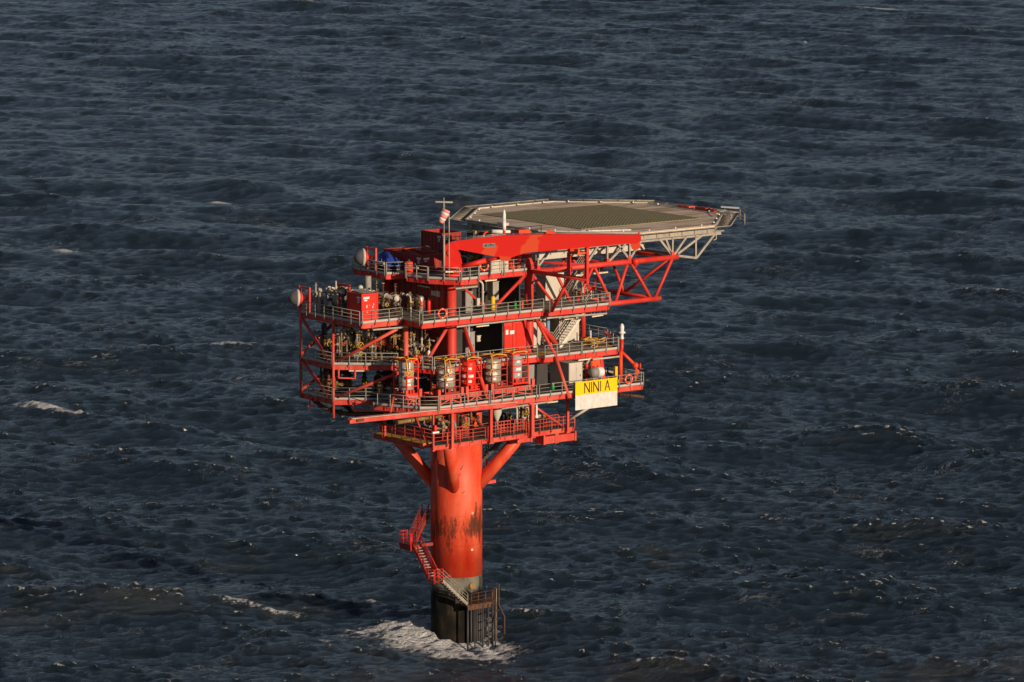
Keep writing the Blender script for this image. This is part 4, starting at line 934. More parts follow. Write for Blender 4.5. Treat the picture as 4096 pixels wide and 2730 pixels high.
b=MB(); b.box(-7.1,-5.5,1.6,4.2,Z3,35.95); tag(b.build('covered_crate','dark'),'low dark crate under the blue tarpaulin','crate')
def cyl(name,label,cat,c,r,h,mat,cap='dark',n=16,axis=(0,0,1),group=None):
    t=thing(name,label,cat,c,group); MB().lathe(c,[(r*.8,0),(r,.06),(r,h-.12),(r*.8,h-.02),(r*.3,h+.05)],n,axis=axis).build('body',mat,t)
    a=V(axis); MB().lathe(V(c)+a*(h+.03),[(r*.28,0),(r*.28,.12),(r*.18,.2)],10,axis=axis).build('valve',cap,t); return t
cyl('covered_hose_reel','round orange covered hose reel at the left of the crane deck','hose reel',(-6.2,-.75,Z3+.05),.42,1.15,'orange_red')
cyl('steel_vessel','shiny steel pressure vessel against the shaded red wall on the main deck','vessel',(-5.0,-.9,Z2),.42,1.45,'steel')
cyl('gas_bottle','mauve gas bottle next to the steel vessel','gas bottle',(-5.3,-2.0,Z2),.14,1.15,'white')
cyl('fire_extinguisher','tall red extinguisher right of the mauve bottle on the main deck','fire extinguisher',(-5.3,-2.7,Z2),.17,1.25,'red_bright')
cyl('drum','white and red drum on the middle deck near the lifebuoy','drum',(-6.0,-3.6,Z1),.15,1.0,'white')
cyl('yellow_cylinder','yellow cylinder strapped to the main deck railing','cylinder',(.6,-5.0,Z2+.05),.22,1.35,'yellow')
cyl('green_bottle','short green bottle right of the red diagonal brace on the main deck','gas bottle',(3.0,-5.4,Z2),.13,.75,'green')
cyl('orange_bottle','short orange bottle right of the green one','gas bottle',(3.7,-5.6,Z2),.11,.8,'orange')
for i,(x,l) in enumerate(((2.95,'left'),(3.75,'middle'),(4.5,'right'))):
    cyl('foam_tank','upright orange tank under the crane boom, %s of three'%l,'orange tank',(x,-3.9,Z3),.34,1.95,'orange_red',group='orange tanks under the boom')
# red beacon on lower deck corner
bc=thing('corner_beacon','dark red beacon lamp with a white bracket at the lower deck corner','beacon',(-9.6,-9.3,21.7))
MB().lathe((-9.6,-9.35,21.75),[(.15,0),(.18,.1),(.16,.5),(.1,.58)],14).build('lens','red_bright',bc); MB().box(-9.95,-9.2,-9.45,-9.2,21.55,21.72).build('bracket','white',bc)
# ------------------------------------------------------------------ fluorescent lamps
def lamp(label,p,q):
    p=V(p);q=V(q); t=thing('strip_lamp',label,'strip lamp',(p+q)/2,'strip lamps below the decks')
    MB().bar(p,q,.16,.09).build('diffuser','tube_glass',t)
    MB().bar(p+V((0,.0,.075)),q+V((0,0,.075)),.20,.06).build('housing','silver',t)
    b=MB(); d=(q-p)
    for k in (.25,.75): b.tube(p+d*k+V((0,0,.1)),p+d*k+V((0,0,.45)),.02,6)
    b.each('hanger_rod','rail',t)
for l,p,q in (('strip lamp on the railing right of the upper dish antenna',(-7.95,2.5,36.3),(-7.95,.8,36.35)),('strip lamp in front of the orange hose reel',(-7.2,-1.55,36.2),(-6.75,-3.0,36.25)),
  ('white strip lamp at the foot of the crane king post',(-6.0,-6.2,36.15),(-4.5,-6.6,36.1)),('yellowed strip lamp under the crane deck left of the brace',(-.6,-5.3,34.75),(.8,-5.3,34.75)),
  ('strip lamp on the shaded red wall of the upper room',(-4.6,-.1,34.1),(-4.6,-1.9,34.1)),('strip lamp under the main deck above the dark bay',(-1.8,-5.5,30.5),(-.3,-5.5,30.5)),
  ('strip lamp at the top of the white stair',(9.3,-5,30.15),(10.7,-5,30.2)),('strip lamp sticking out below the right deck end',(10.6,-7.6,30.6),(12.0,-7.6,30.65)),
  ('strip lamp over the pale cabinet behind the sign',(8.6,-8,26.6),(10.0,-8,26.6)),('strip lamp under the tank deck left of the sign',(4.8,-8,22.85),(6.2,-8,22.85)),
  ('strip lamp below the upper deck at its dark left end',(-7.0,4.0,34.6),(-7.0,2.7,34.6)),('strip lamp under the left middle pipe deck',(-13.0,-.4,26.7),(-11.9,-1.3,26.7)),('strip lamp behind the leftmost caged drum',(-8.6,-5,26.1),(-7.3,-5,26.1)),
  ('long pale bar lamp under the helideck truss',(11.5,-4,34.15),(15.5,-4,34.15))):
    lamp(l,p,q)
# ------------------------------------------------------------------ stairs
def stair(name,label,p,q,w,mat='silver',tmat='cream',side=None,rails=(1,1),group=None):
    """straight flight from bottom p to top q, width w"""
    p=V(p);q=V(q); d=q-p; hd_=V((d.x,d.y,0)).normalized(); sd_=V((hd_.y,-hd_.x,0))
    t=thing(name,label,'stair',p,group)
    for s_ in (-1,1): MB().bar(p+sd_*s_*w/2,q+sd_*s_*w/2,.07,.28).build('stringer',mat,t)
    n=max(4,int(d.z/.23)); b=MB()
    for i in range(1,n):
        c=p+d*(i/n); b.bar(c-sd_*(w/2-.05),c+sd_*(w/2-.05),.26,.045)
    b.build('treads',tmat,t)
    for k,s_ in enumerate((-1,1)):
        if not rails[k]: continue
        b=MB(); o=sd_*s_*(w/2+.03)
        for hh in (1.05,.72,.40): b.tube(p+o+V((0,0,hh)),q+o+V((0,0,hh)),.032,6)
        m=max(2,round(d.length/1.3))
        for i in range(m+1): b.tube(p+o+d*(i/m),p+o+d*(i/m)+V((0,0,1.05)),.038,6)
        b.build('handrail',mat,t)
    return t
M['stair_white']=paint('stair_white',(.66,.62,.54),(.56,.52,.44),scale=2)
stair('white_stair','white steel stair from the middle deck up to the right deck',(8.75,-4.35,Z1+.02),(12.7,-4.35,Z2-.1),1.25,'stair_white','cream')
stair('white_stair','narrow pale stair behind the right leg top',(11.0,-2.6,Z2),(13.9,-2.6,Z3-.4),.8,'silver','cream')
stair('column_stair','dark upper flight rising behind the left side of the column',(-4.25,1.3,9.05),(-2.25,2.0,11.3),.7,'red_old_and_shaded','red_old_and_shaded',rails=(1,1),group='stair flights round the column')
lf=thing('column_landing','red landing platform left of the column','landing',(-5.3,.6,9.0))
MB().box(-5.6,-4.2,-.1,1.7,8.9,8.98).build('floor','grating_dark',lf); MB().box(-5.65,-4.8,-.15,1.6,8.45,8.89).build('bracket','red_old_and_shaded',lf); MB().bar((-5.2,.8,8.7),(-2.2,.5,8.7),.2,.3).build('bracket_arm','red_old_and_shaded',lf)
rail_run('railing',lf,[(-4.6,1.75),(-5.6,1.75),(-5.6,-.1)],9.0,'red_bright',.5); rail_run('railing',lf,[(-5.6,-.12),(-5.4,-.12)],9.0,'red_bright',.4)
stair('column_stair','bright red flight with pale treads left of the column',(-5.1,-2.9,6.15),(-4.9,-.1,8.95),.85,'red_bright','cream',group='stair flights round the column')
lg=thing('column_landing','small red railed corner landing at the height of the grey band','landing',(-5.1,-3.4,6.1))
MB().box(-5.65,-4.6,-3.9,-2.9,6.02,6.1).build('floor','grating_dark',lg); rail_run('railing',lg,[(-5.65,-3.95),(-4.6,-3.95)],6.1,'red_bright',.5); MB().bar((-4.9,-3.3,5.9),(-2.0,-1.6,5.9),.2,.25).build('bracket_arm','red_old_and_shaded',lg)
rail_run('railing',lg,[(-5.7,-2.95),(-5.7,-3.95)],6.1,'red_bright',.6)
stair('column_stair','grey rusty flight crossing the front of the column down to the boat landing',(-1.6,-3.45,3.35),(-4.6,-3.45,6.05),.8,'pipe','pipe_rust',group='stair flights round the column')
bl_=thing('boat_landing','rusty boat landing with black fender pipes at the waterline','boat landing',(1.0,-3.2,3.2))
MB().prism([(-1.7,-3.9),(1.4,-3.9),(2.8,-2.6),(2.8,-1.4),(2.3,-1.3),(1.6,-2.2),(-1.7,-2.7)],3.12,3.25).build('platform','pipe_rust',bl_)
b=MB(); b.box(-1.65,1.5,-3.95,-3.85,2.75,3.12); b.bar((1.45,-3.86,2.93),(2.8,-2.6,2.93),.1,.36); b.build('edge_beam','pipe_rust',bl_)
rail_run('railing',bl_,[(-1.2,-3.9),(1.4,-3.9),(2.75,-2.6)],3.25,'pipe_rust',.9)
for i,(x,y) in enumerate(((-1.4,-3.6),(-.6,-3.7),(.2,-3.9),(.8,-4.0),(1.3,-4.05),(1.7,-3.85),(2.0,-3.6),(2.4,-3.2),(2.7,-2.8))):
    b=MB(); r_=.05 if i>6 else (.07 if i%2 else .10); top=3.05 if i<7 else 4.2
    b.tube((x,y,-3),(x,y,top),r_,10)
    b.build('fender_pipe','dark' if i<7 else 'pipe',bl_)
for a in range(-104,-28,7):
    x,y=2.78*math.cos(R(a)),2.78*math.sin(R(a)); MB().tube((x,y,-3),(x,y,3.05),.11 if a%2 else .15,8).build('caisson_pipe','dark',bl_)
b=MB(); b.sweep([(3.1,-2.7,4.6),(3.1,-2.7,2.5),(3.4,-3.2,1.4),(3.4,-3.2,-2)],.07,8); b.sweep([(1.6,-4.1,2.9),(1.2,-4.6,1.3),(1.2,-4.6,-2)],.07,8)
for z in (.6,1.4,2.2): b.tube((.6,-4.2,z),(2.9,-3.3,z),.06,8)
b.build('ladder_rail','pipe_rust',bl_)
# right hand access: shaded stair and stub platform behind the right brace
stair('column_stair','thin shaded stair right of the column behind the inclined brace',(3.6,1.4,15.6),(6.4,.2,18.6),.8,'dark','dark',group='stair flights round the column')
b=MB(); b.box(1.4,3.6,-1.6,-.3,14.3,14.62); tag(b.build('stub_platform','red_faded'),'short red bracket platform below the right inclined brace','bracket')
b=MB(); b.tube((3.1,-.8,14.5),(3.1,-.8,16.6),.10,10); tag(b.build('stub_post','red_faded'),'thin red post standing on the short bracket platform','post')
# ------------------------------------------------------------------ monorail beam under the tank deck
mo=thing('monorail_beam','long pale rusty beam poking out to the left below the tank deck','beam',(-8,-9.6,23.5))
M['worn_white']=paint('worn_white_over_red',(.72,.62,.52),(.60,.22,.14),scale=1.6,amount=.9,rust=.1,stretch=(1,1,1))
def mpt(u,o,z): # along the beam, sideways, height
    p=V((-19.35,-9.25,0)).lerp(V((-.6,-10.22,0)),u); d=V((18.75,-.97,0)).normalized(); n=V((d.y,-d.x,0)); return p+n*o+V((0,0,z+(1-u)*.08))
for o_,nm in ((.0,'outer_beam'),(-.42,'inner_beam')):
    b=MB(); b.bar(mpt(0,o_,23.72),mpt(1,o_,23.66),.24,.05); b.bar(mpt(0,o_,23.40),mpt(1,o_,23.36),.24,.05); b.bar(mpt(0,o_,23.56),mpt(1,o_,23.51),.05,.27); b.build(nm,'red_faded',mo)
MB().bar(mpt(.01,-.2,23.80),mpt(1,-.2,23.74),.62,.05).build('running_rail','worn_white',mo)
b=MB()
for u in (.0,.2,.42,.6,.8): b.bar(mpt(u,.05,23.5),mpt(u,-.45,23.5),.12,.3)
b.build('cross_tie','red_faded',mo)
b=MB(); b.box(-.3,.3,-.1,.1,-.18,.1)
tr_=MB(); tr_.bar(mpt(.035,.1,23.62),mpt(.075,.1,23.62),.3,.2); tr_.lathe(mpt(.05,.12,23.6),[(.13,0),(.13,.08)],12,axis=(0,-1,0)); tr_.build('trolley','pipe_rust',mo)
brace('red strut from the monorail beam up to the left corner of the tank deck',(-13.2,-7.2,23.6),(-12.4,-6.6,24.9),.10,'red_faded','struts at the tank deck corner')
# ------------------------------------------------------------------ pipework
def flange(b,p,ax_,r,m=0): b.lathe(V(p)-V(ax_)*.04,[(r*1.6,0),(r*1.6,.08)],12,m,axis=ax_)
def pipe(label,pts,r,mat='pipe',valves=(),group='pipe runs',fl=True,wheel='red_bright'):
    """one pipe run: swept tube with flanges; valves = fractions along it"""
    P=[V(p) for p in pts]
    # round the corners
    Q=[P[0]]
    for a,c,e in zip(P,P[1:],P[2:]):
        k=min(.3,(c-a).length*.4,(e-c).length*.4); Q+= [c+(a-c).normalized()*k,c+((a-c).normalized()+(e-c).normalized())*k*.29,c+(e-c).normalized()*k]
    Q.append(P[-1])
    t=thing('pipe_run',label,'pipe',P[0],group)
    b=MB().sweep(Q,r,10)
    b.build('tube',mat,t)
    if fl:
        b=MB()
        for a,c in zip(P,P[1:]):
            d=(c-a); L_=d.length; 
            if L_<.8: continue
            ax_=tuple(d.normalized())
            for k in (.3,.7): flange(b,a+d*k,ax_,r)
        if b.v: b.each('flange',mat,t)
    for (i,k) in valves:
        a,c=P[i],P[i+1]; d=(c-a); p=a+d*k; dn=d.normalized(); sdv=V((0,-1,0)) if abs(dn.z)>.7 else V((0,0,1))
        vb=MB(); vb.lathe(p-dn*r*2.2,[(r*1.7,0),(r*1.7,.06),(r*1.2,.07),(r*1.9,r*2.2),(r*1.2,r*4.4-.07),(r*1.7,r*4.4-.06),(r*1.7,r*4.4)],12,axis=tuple(dn)); vb.tube(p,p+sdv*(r*4.2),r*.55,8)
        vo=vb.build('valve','pipe_brass',t)
        hw=MB(); hw.torus(p+sdv*(r*4.2),tuple(sdv),r*1.9,.025,n=12); q=p+sdv*(r*4.2); o1=sdv.orthogonal().normalized()*r*1.9; hw.tube(q-o1,q+o1,.02,5); hw.build('handwheel',wheel,vo)
    return t
def tree(label,x,y,z,h,mat='pipe_rust',r=.09,group='valve trees on the pipe decks'):
    """wellhead style valve tree"""
    t=thing('valve_tree',label,'valve tree',(x,y,z),group)
    b=MB().tube((x,y,z),(x,y,z+h),r,10)
    for k in (.2,.45,.7,.92): flange(b,(x,y,z+h*k),(0,0,1),r*1.15)
    b.build('stem',mat,t)
    b=MB(); b.lathe((x,y,z+h*.3),[(r*1.3,0),(r*2.2,.12),(r*2.2,.28),(r*1.3,.4)],12); b.lathe((x,y,z+h*.58),[(r*1.3,0),(r*2,.1),(r*2,.24),(r*1.3,.34)],12)
    b.tube((x,y-.55,z+h*.38),(x,y+.45,z+h*.38),r*.9,8); b.tube((x-.4,y,z+h*.63),(x+.45,y,z+h*.63),r*.8,8)
    b.build('valve_body','pipe',t)
    b=MB(); b.torus((x,y-.6,z+h*.38),(0,1,0),.17,.028,n=12); b.torus((x-.45,y,z+h*.63),(1,0,0),.15,.028,n=12); b.torus((x,y,z+h+.04),(0,0,1),.13,.025,n=12); b.build('handwheels','yellow' if RN.random()<.3 else 'pipe_rust',t)
    return t
mats=['pipe','pipe','pipe_rust','pipe_brass','cream','silver','dark']
# upper left pipe deck (z 31.75)
tree('pale valve tree with a rusty gauge at the far left of the upper pipe deck',-13.6,4.1,Z2,2.9,'pipe')
tree('dark valve tree nearest the red frame on the upper pipe deck',-11.6,2.2,Z2,2.4,'pipe_rust')
pipe('tall pale vertical pipe standing at the shaded railing of the upper pipe deck',[(-13.75,3.25,Z2-.3),(-13.75,3.25,33.85)],.12,'pipe')
pipe('thick pale curved horn shaped pipe on the upper pipe deck',[(-12,4.6,33.9),(-12,3.3,33.85),(-12,2.9,33.3),(-12,2.9,Z2)],.20,'cream')
pipe('thin pale vent pole left of the red frame on the upper pipe deck',[(-12.1,2.9,33.6),(-12.1,2.9,34.85)],.07,'cream',fl=False)
pipe('long lagged pipe sloping right behind the red container towards the dark room',[(-11,0,34.15),(-11,-5.2,33.95)],.17,'silver')
b=MB(); b.lathe((-11,-5.2,33.95),[(.29,0),(.29,.14),(.15,.14),(.15,.25)],18,axis=(0,-1,0)); tag(b.build('pipe_flange','cream'),'big pale bolted flange at the end of the long lagged pipe','flange')
fr=thing('lifting_frame','small red lifting frame left of the red container top','frame',(-13,.3,Z2))
b=MB(); b.bar((-13,1.15,Z2),(-13,1.15,34.85),.16,.16,up=(0,1,0)); b.bar((-13,-.5,Z2),(-13,-.5,34.85),.16,.16,up=(0,1,0)); b.bar((-13,1.23,34.8),(-13,-.58,34.8),.2,.2); b.build('frame','red',fr)
b=MB(); b.torus((-13.1,.5,34.1),(1,.2,0),.42,.1,n=14); b.build('hose_reel','dark',fr)
b=MB(); b.sphere((-12,-.9,34.6),.25); tag(b.build('gauge_dome','cream'),'round pale dome just left above the red container','dome')
pipe('pale horizontal pipe with a square end above the red container',[(-12,-.9,34.25),(-12,-2.9,34.2)],.20,'cream')
tree('thin brass valve tree directly right of the red container, left one',-9.9,-.6,Z2,3.3,'pipe_brass',.06)
tree('thin rusty valve tree right of the red container, right one',-9.8,-1.5,Z2,3.1,'pipe_rust',.06)
tree('rusty valve tree in front of the shaded red wall, main deck',-8.6,-1.8,Z2,3.0,'pipe_rust',.10)
pipe('stout pale vertical pipe behind the lagged pipe at the edge of the dark room',[(-8.7,2.4,Z2),(-8.7,2.4,Z3-.3)],.32,'pipe',fl=False)
cnt=0
def clutter(place,x0,x1,y0,y1,z0,z1,n,seed,mlist,rmin=.05,rmax=.16):
    rn=random.Random(seed)
    for k in range(n):
        x=rn.uniform(x0,x1);y=rn.uniform(y0,y1);r=rn.uniform(rmin,rmax);mt=rn.choice(mlist); kind=rn.random()
        h=rn.uniform(z0+(z1-z0)*.45,z1); dx=rn.uniform(-1.5,1.5); dy=rn.uniform(-1.8,1.8)
        x2=min(max(x+dx,x0),x1); y2=min(max(y+dy,y0),y1)
        lab='%s pipe in the tangle on %s'%({'pipe':'grey lagged','pipe_rust':'rusty','pipe_brass':'ochre','cream':'pale','silver':'galvanised','dark':'dark'}[mt],place)
        if kind<.35: pts=[(x,y,z0),(x,y,h),(x,y2,h),(x,y2,z0)]
        elif kind<.65: pts=[(x,y,z0),(x,y,h),(x2,y,h),(x2,y2,h)]
        elif kind<.85: pts=[(x,y0,h*.5+z0*.5),(x,y,h*.5+z0*.5),(x,y,h)]
        else: pts=[(x,y,z0),(x,y,z1)]
        P=[pts[0]]
        for p in pts[1:]:
            if (V(p)-V(P[-1])).length>.25: P.append(p)
        if len(P)<2: continue
        pipe(lab,P,r,mt,valves=[(0,rn.uniform(.35,.7))] if (V(P[1])-V(P[0])).length>.9 and rn.random()<.75 else (),group='%s pipes on %s'%(lab.split(' pipe in')[0],place),wheel=rn.choice(['red_bright','pipe_rust','yellow','dark']))
clutter('the upper left pipe deck',-13.4,-10.2,-.6,5.2,Z2,34.0,23,3,['pipe','dark','dark','silver','pipe'],.05,.17)
clutter('the main deck beside the lagged pipe',-9.9,-5.6,-2.6,3.5,Z2,33.7,22,5,['pipe','cream','pipe_rust','dark','pipe_brass'],.04,.13)
clutter('the left middle pipe deck',-13.6,-9.9,-1.0,4.8,Z1,31.0,36,8,['pipe_brass','pipe','cream','pipe_rust','pipe_brass','dark'],.05,.16)
clutter('the middle deck left of the crane leg',-9.3,-5.2,-3.4,3.0,Z1,30.9,32,9,['pipe_brass','pipe','pipe_rust','dark','pipe_brass'],.04,.13)
clutter('the lowest left pipe deck',-13.4,-10,2.2,5.2,Z0,26.8,20,12,['dark','pipe_rust','pipe_brass','dark'],.06,.2)
clutter('the tank deck behind the drums',-9.0,-5.0,-4.0,3.0,Z0,26.7,18,14,['dark','pipe_rust','dark','pipe'],.06,.18)
clutter('the lower red deck',-6.5,-1.0,-6.5,-3.2,20.35,23.2,18,21,['dark','pipe','pipe_rust','pipe_brass'],.05,.14)
clutter('the right part of the lower red deck',2.0,5.4,-6.8,-3.6,20.35,22.9,15,22,['cream','pipe','dark','pipe_rust'],.05,.14)
clutter('the middle deck right of the red doors',5.4,9.5,-3.6,2.5,Z1,31,10,25,['pipe','dark','cream','silver'],.04,.12)
clutter('the tank deck behind the sign',8.9,13.6,-7.6,-2.5,Z0,26.6,11,27,['red_x'],.05,.12) if False else clutter('the tank deck behind the sign',8.9,13.6,-7.6,-2.5,Z0,26.4,16,27,['cream','pipe_rust','pipe','silver','dark'],.04,.1)
clutter('the crane deck behind the boom',-1.5,4.2,-2.5,3.5,Z3,37.5,18,31,['dark','pipe','silver','pipe_rust'],.04,.12)
clutter('the right deck above the white stair',9.0,13.8,-5.4,2.0,Z2,33.5,9,33,['silver','cream','pipe'],.04,.09)
for i,(x,y,h_,mt) in enumerate(((-8.2,-3.2,2.5,'pipe_brass'),(-7.3,-3.0,2.6,'pipe'),(-6.6,-3.3,2.3,'cream'),(-12.2,-.6,2.7,'pipe'),(-11.2,-1.6,2.6,'pipe_brass'),(-12.9,1.6,2.6,'pipe_rust'))):
    tree('valve tree on the middle pipe decks, %s'%('bronze coloured one nearest the slim red leg','grey one second right of the slim red leg','pale one third right of the slim red leg','grey one left of the long red brace','bronze one behind the long red brace','rusty one behind the corner post')[i],x,y,Z1,h_,mt,.08)
# dark exhaust stack and trunk under the left rim of the helideck
st_=thing('stair_trunk','dark enclosed stair trunk rising to the left rim of the helideck','stair trunk',(2.5,1.5,Z3))
MB().box(1.3,4.3,1.2,3.0,Z3+.02,37.2).build('trunk','dark',st_); MB().box(1.6,10.9,.6,1.9,HZ-.55,HZ-.45).build('walkway_floor','grating_dark',st_)
b=MB(); b.bar((1.7,.6,37.3),(1.7,.6,Z3),.2,.2,up=(0,1,0)); b.bar((6.5,.6,37.3),(6.5,.6,Z3),.2,.2,up=(0,1,0)); b.bar((1.7,1.8,37.3),(4.5,1.8,Z3+.3),.15,.15); b.build('supports','dark',st_)
rail_run('railing',st_,[(1.6,.55),(10.9,.55)],HZ-.45,'dark',1.3)
b=MB(); b.box(2.6,2.75,.35,.9,38.5,38.75); tag(b.build('yellow_floodlight','yellow'),'small yellow floodlight left of the red lifebuoy under the helideck','floodlight')
b=MB(); b.tube((3.2,-1.5,38.85),(5.0,-2.0,38.7),.19,14); tag(b.build('foam_bottle','white'),'pale blue white cylinder lying above the crane boom','cylinder')
b=MB(); b.box(7.6,9.0,-.1,.6,37.9,38.5); tag(b.build('fire_box','orange_red'),'orange fire box at the near left corner of the helideck','box')
b=MB(); b.box(9.8,10.9,-1.7,-1.1,HZ-.1,HZ+.25); tag(b.build('hose_cover','red_bright'),'bright red hose cover beside the white radome at the helideck rim','hose cover')
# ------------------------------------------------------------------ bell shaped vent mast and red fire pipe on the right
vm=thing('vent_mast','white lantern topped red pipe mast at the right end','vent mast',(13.9,-8.0,Z0))
b=MB(); b.tube((13.9,-8,23.9),(13.9,-8,27.0),.20,12); b.build('lower_pipe','orange_red',vm)
b=MB(); b.sweep([(13.9,-8,26.9),(14.05,-8,27.3),(14.05,-8,28.2)],.17,12); b.lathe((13.9,-8,26.95),[(.26,0),(.26,.12)],12); b.build('upper_pipe','red_bright',vm)
b=MB(); b.lathe((14.05,-8,28.15),[(.15,0),(.22,.1),(.15,.25),(.15,.5),(.34,.62),(.34,.72),(.16,.8),(.2,.9),(.22,1.2),(.14,1.45),(.03,1.55)],16); b.build('lantern_head','white',vm)
b=MB(); b.tube((14.0,-7.9,27.0),(15.1,-8.6,25.7),.15,12); b.build('branch_pipe','orange_red',vm)
b=MB(); b.sphere((15.2,-8.7,25.55),.32); b.sphere((15.3,-8.75,24.95),.28); b.tube((15.2,-8.7,25.5),(15.3,-8.8,24.5),.14,10); b.torus((15.55,-9.0,25.5),(1,-1,0),.3,.04); b.tube((15.15,-8.7,24.6),(15.15,-8.7,24.0),.14,10); b.build('valve_cluster','orange_red',vm)
fm=thing('fire_monitor','dark red fire monitor nozzle behind the vent mast on the middle deck','fire monitor',(12.9,-6.3,Z1))
b=MB(); b.tube((13.9,-6.4,Z1),(13.9,-6.4,28.3),.07,8); b.tube((13.9,-6.4,28.3),(12.9,-6.7,28.9),.10,10); b.sphere((13.8,-6.4,28.35),.18); b.build('barrel','red_old_and_shaded',fm)
pipe('thin pink pole on the middle deck under the vent mast',[(12.6,-5,Z1),(12.6,-5,28.8)],.07,'white',fl=False)
yr=thing('rope_heap','heap of yellow ropes and netting on the right end of the middle deck','rope',(11.9,-5.8,Z1))
rn=random.Random(2); b=MB()
for k in range(16):
    c=V((rn.uniform(11.2,13.2),rn.uniform(-6.6,-5.0),Z1+rn.uniform(.06,.75))); b.torus(c,(rn.uniform(-.5,.5),rn.uniform(-.5,.5),1),rn.uniform(.25,.5),.05,n=12)
b.build('coils','chain',yr)
och=thing('rescue_slide','orange patched escape chute frame right of the pale cabinet on the tank deck','escape chute',(11.9,-6,Z0))
MB().add([(10.9,-7.6,24.1),(12.0,-7.6,24.1),(12.5,-6.4,27.0),(11.6,-6.4,27.0),(10.9,-7.3,24.1),(12.0,-7.3,24.1),(12.5,-6.1,27.0),(11.6,-6.1,27.0)],[(0,1,2,3),(4,7,6,5),(0,4,5,1),(1,5,6,2),(2,6,7,3),(3,7,4,0)]).build('chute_panel','orange',och)
b=MB(); b.bar((10.75,-7.7,24.0),(11.45,-6.4,27.0),.16,.16); b.bar((12.15,-7.7,24.0),(12.65,-6.4,27.0),.28,.2); b.build('side_frame','red_bright',och)
b=MB(); b.bar((9.2,-7.9,25.5),(10.6,-7.7,27.0),.2,.2); tag(b.build('davit_arm','silver'),'light grey slanting davit arm beside the pale cabinet','davit')
b=MB()
for x in (9.5,10.4,10.9): b.tube((x,-8.2,Z0),(x,-8.2,25.9),.12,8); 
b.sphere((9.5,-8.2,26.0),.2);b.sphere((10.4,-8.2,25.4),.22); tag(b.build('valve_manifold','red_bright'),'red valve manifold between the pale cabinet and the orange chute','manifold')
b=MB(); b.box(13.0,13.3,-8.3,-8.0,24.3,25.6); b.box(12.9,13.4,-8.35,-7.95,24.0,24.3); tag(b.build('yellow_stand','yellow'),'yellow stand behind the railing between sign and vent mast','stand')
pipe('pale cross tube between the right leg and the vent mast',[(10.4,-8,26.5),(13.7,-8,26.5)],.09,'cream',fl=False)
pipe('brown pipe jutting out below the right end of the tank deck',[(11.3,-9.9,23.3),(13.6,-11.2,23.0),(14.0,-11.4,22.9)],.16,'pipe_rust')
pipe('pale diagonal strut below the right corner of the sign',[(7.1,-8.3,20.9),(8.8,-9.9,22.4)],.13,'cream',fl=False)
# swept rusty pipes below the left decks
pipe('long dark rusty pipe sweeping under the left pipe decks',[(-14.1,4.1,23.6),(-13.4,3.2,22.7),(-12.2,1.0,22.3),(-9.6,-.8,22.3),(-6.5,-2,22.3)],.20,'pipe_rust',fl=True)
pipe('dark pipe dropping behind the sweeping rusty pipe',[(-11.8,2.8,23.4),(-10.9,1.6,22.0),(-9.5,-.2,21.5),(-8,-.5,21.3)],.20,'dark')
pipe('ochre pipe along the left side under the tank deck',[(-12,-6.6,22.45),(-6.5,-6.2,22.5)],.2,'pipe_brass')
b=MB(); b.bar((-14.3,4.2,22.9),(-14.3,4.2,23.6),.14,.14,up=(0,1,0)); b.bar((-14.5,4.2,22.9),(-13.9,3.8,22.9),.14,.14); tag(b.build('pipe_bracket','red_faded'),'small red pipe bracket below the far left deck corner','bracket')
b=MB(); b.sweep([(-13.0,-.9,23.5),(-13.0,-.9,23.0),(-10.9,-2.6,23.0),(-10.9,-2.6,23.5)],.10,8); tag(b.build('bumper_bar','red_faded'),'pale red bumper bar hanging under the chamfered left deck','bar')
b=MB(); b.sweep([(-13.8,.2,Z1-.5),(-13.8,.2,26.0),(-12.6,-.8,26.0),(-12.6,-.8,Z1-.5)],.11,8); tag(b.build('hanging_bracket','red_faded'),'red U shaped bracket hanging under the left middle deck','bracket')
b=MB()
for z in (25.4,25.6,25.8): b.lathe((-14.2,5.8,z),[(.19,0),(.19,.12)],4)
tag(b.build('green_marker','green'),'green striped marker on the far left corner post','marker')
cyl('orange_tube','orange red horizontal vessel glimpsed under the left of the tank deck','vessel',(-6.4,-3.6,21.9),.42,2.6,'orange_red',axis=(1,0,0))
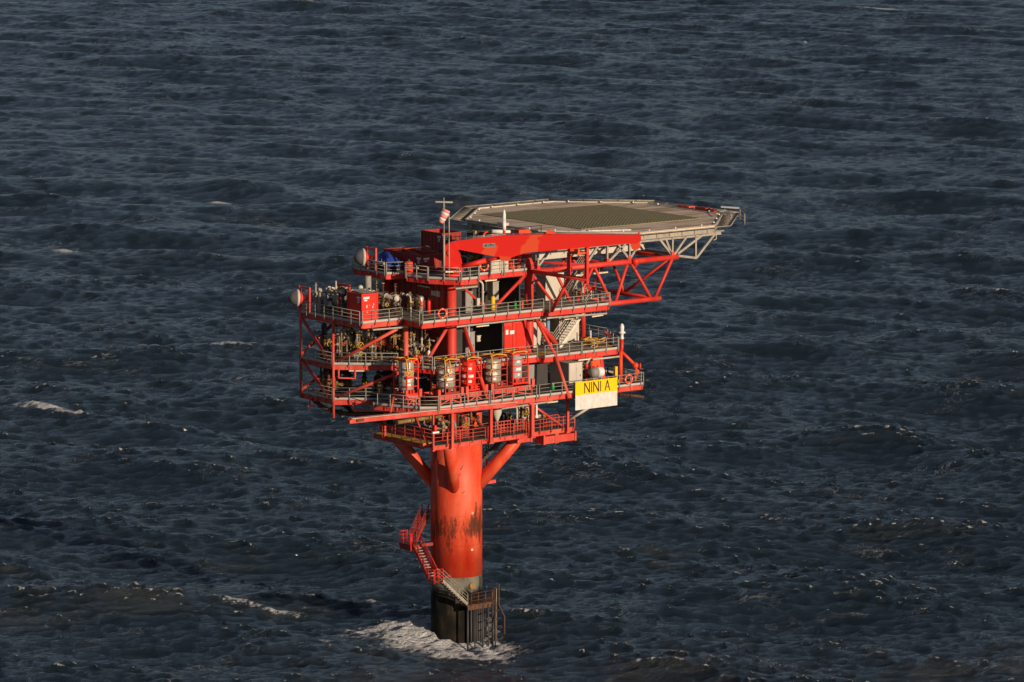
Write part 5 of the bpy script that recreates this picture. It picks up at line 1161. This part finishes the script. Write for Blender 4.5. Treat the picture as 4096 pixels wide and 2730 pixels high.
# blue hoses, vertical pale pipes, cable trays
pipe('pale blue hose bundle under the main deck beside the crane leg',[(-3.2,-5.5,31.0),(-3.0,-5.5,30.2),(-2.5,-5.4,29.8),(-2.5,-5.3,28.6)],.17,'blue_pipe',fl=False)
pipe('pale blue pipe bundle behind the thick brace',[(8.1,-4.0,Z1),(8.1,-4.0,31.0)],.20,'blue_pipe',fl=False)
pipe('pale vertical pipe with a bend left of the pale locker, upper deck gap',[(-1.4,-5.4,34.9),(-1.0,-5.5,34.6),(-1.0,-5.5,Z2)],.11,'cream')
pipe('pale vertical pipe just right of the crane leg on the middle deck',[(-3.2,-6.2,31),(-3.2,-6.2,Z1)],.09,'cream')
for l,p,q in (('long grey cable tray hanging under the main deck edge',(-5.6,-7.3,31.0),(4.4,-7.3,31.0)),('grey cable tray under the right deck edge',(4.9,-7.7,30.95),(12.3,-7.7,30.75)),('grey cable tray under the crane deck nose',(-5.2,-6.6,34.5),(-2.6,-6.6,34.5)),('thin pale conduit under the upper left pipe deck edge',(-13.0,-4.1,31.0),(-9.3,-4.6,31.0)),('grey cable tray below the tank deck behind the column hangers',(-1.2,-8.5,22.9),(5.0,-8.5,23.0))):
    t=thing('cable_tray',l,'cable tray',p,'cable trays')
    b=MB(); b.bar(p,q,.32,.05); b.bar(V(p)+V((0,-.16,.06)),V(q)+V((0,-.16,.06)),.03,.14); b.build('tray','silver',t)
    b=MB(); d=V(q)-V(p); k=max(2,int(d.length/1.6))
    for i in range(k+1): 
        w=V(p)+d*(i/k); b.bar(w+V((0,0,.03)),w+V((0,0,.5)),.05,.05,up=(0,1,0))
    b.each('tray_hanger','red',t)
    b=MB()
    for i in range(3): b.tube(V(p)+V((0,-.08+i*.08,.06)),V(q)+V((0,-.08+i*.08,.06)),.03,6)
    b.each('cable','dark',t)
# gates/lockers on lower deck
for x in (-6.5,-1.5,.8,4.3):
    b=MB()
    b.sweep([(x,-8.1,20.3),(x,-8.1,21.6),(x+1.8,-8.1,21.6),(x+1.8,-8.1,20.3)],.045,6)
    for z in (20.7,21.0,21.3): b.tube((x,-8.1,z),(x+1.8,-8.1,z),.03,6)
    for k in range(1,5): b.tube((x+k*.36,-8.1,20.35),(x+k*.36,-8.1,21.6),.025,6)
    tag(b.build('inner_barrier','red_faded'),'red tubular inner barrier on the lower deck, %s'%{-6.5:'left of the crane leg',-1.5:'right of the middle hanger post',.8:'left of the wide hanger post',4.3:'right of the wide hanger post'}[x],'barrier','inner barriers of the lower deck'); b=MB()
for i,x in enumerate((4.3,4.95,5.6)):
    tag(MB().sphere((x,-6.6,21.35),.2).build('float_ball','cream' if i<2 else 'chain'),'%s behind the lower deck railing'%('pale ball float, left of two','pale ball float, right of two','ochre ball float')[i],'float','ball floats on the lower deck')
ms=thing('white_funnel','pale funnel shaped duct above the lower deck railing','duct',(.5,-5,22))
MB().lathe((.3,-6,20.4),[(.12,0),(.14,.9),(.45,1.6),(.5,2.4),(.5,2.9)],18).build('funnel','cream',ms)
b=MB(); b.lathe((2.75,-9.0,21.7),[(.1,1.3),(.1,.3),(.2,.15),(.16,0)][::-1],12); tag(b.build('hanging_lamp','white'),'white lamp hanging beside the wide red hanger post','lamp')
# small life raft / gull at sea
gl=MB(); gp=V((0,0,0))
g0=thing('seabird','tiny pale seabird low over the water left of the platform','seabird',(0,0,0))
gpos=rt*-33.3+fw*100+V((0,0,3.0)); g0.location=gpos
b=MB(); b.lathe(gpos-V((.22,0,0)),[(.01,0),(.09,.1),(.10,.25),(.05,.4),(.02,.5)],10,axis=(1,0,0)); b.build('body','white',g0)
b=MB(); b.add([gpos+V(v) for v in ((-.02,0,.03),(.16,0,.03),(.10,.35,.16),(.02,.65,.08),(-.05,.33,.14))],[(0,1,2,3,4)]); b.add([gpos+V(v) for v in ((-.02,0,.03),(.16,0,.03),(.10,-.35,.16),(.02,-.65,.08),(-.05,-.33,.14))],[(4,3,2,1,0)]); b.build('wings','white',g0)
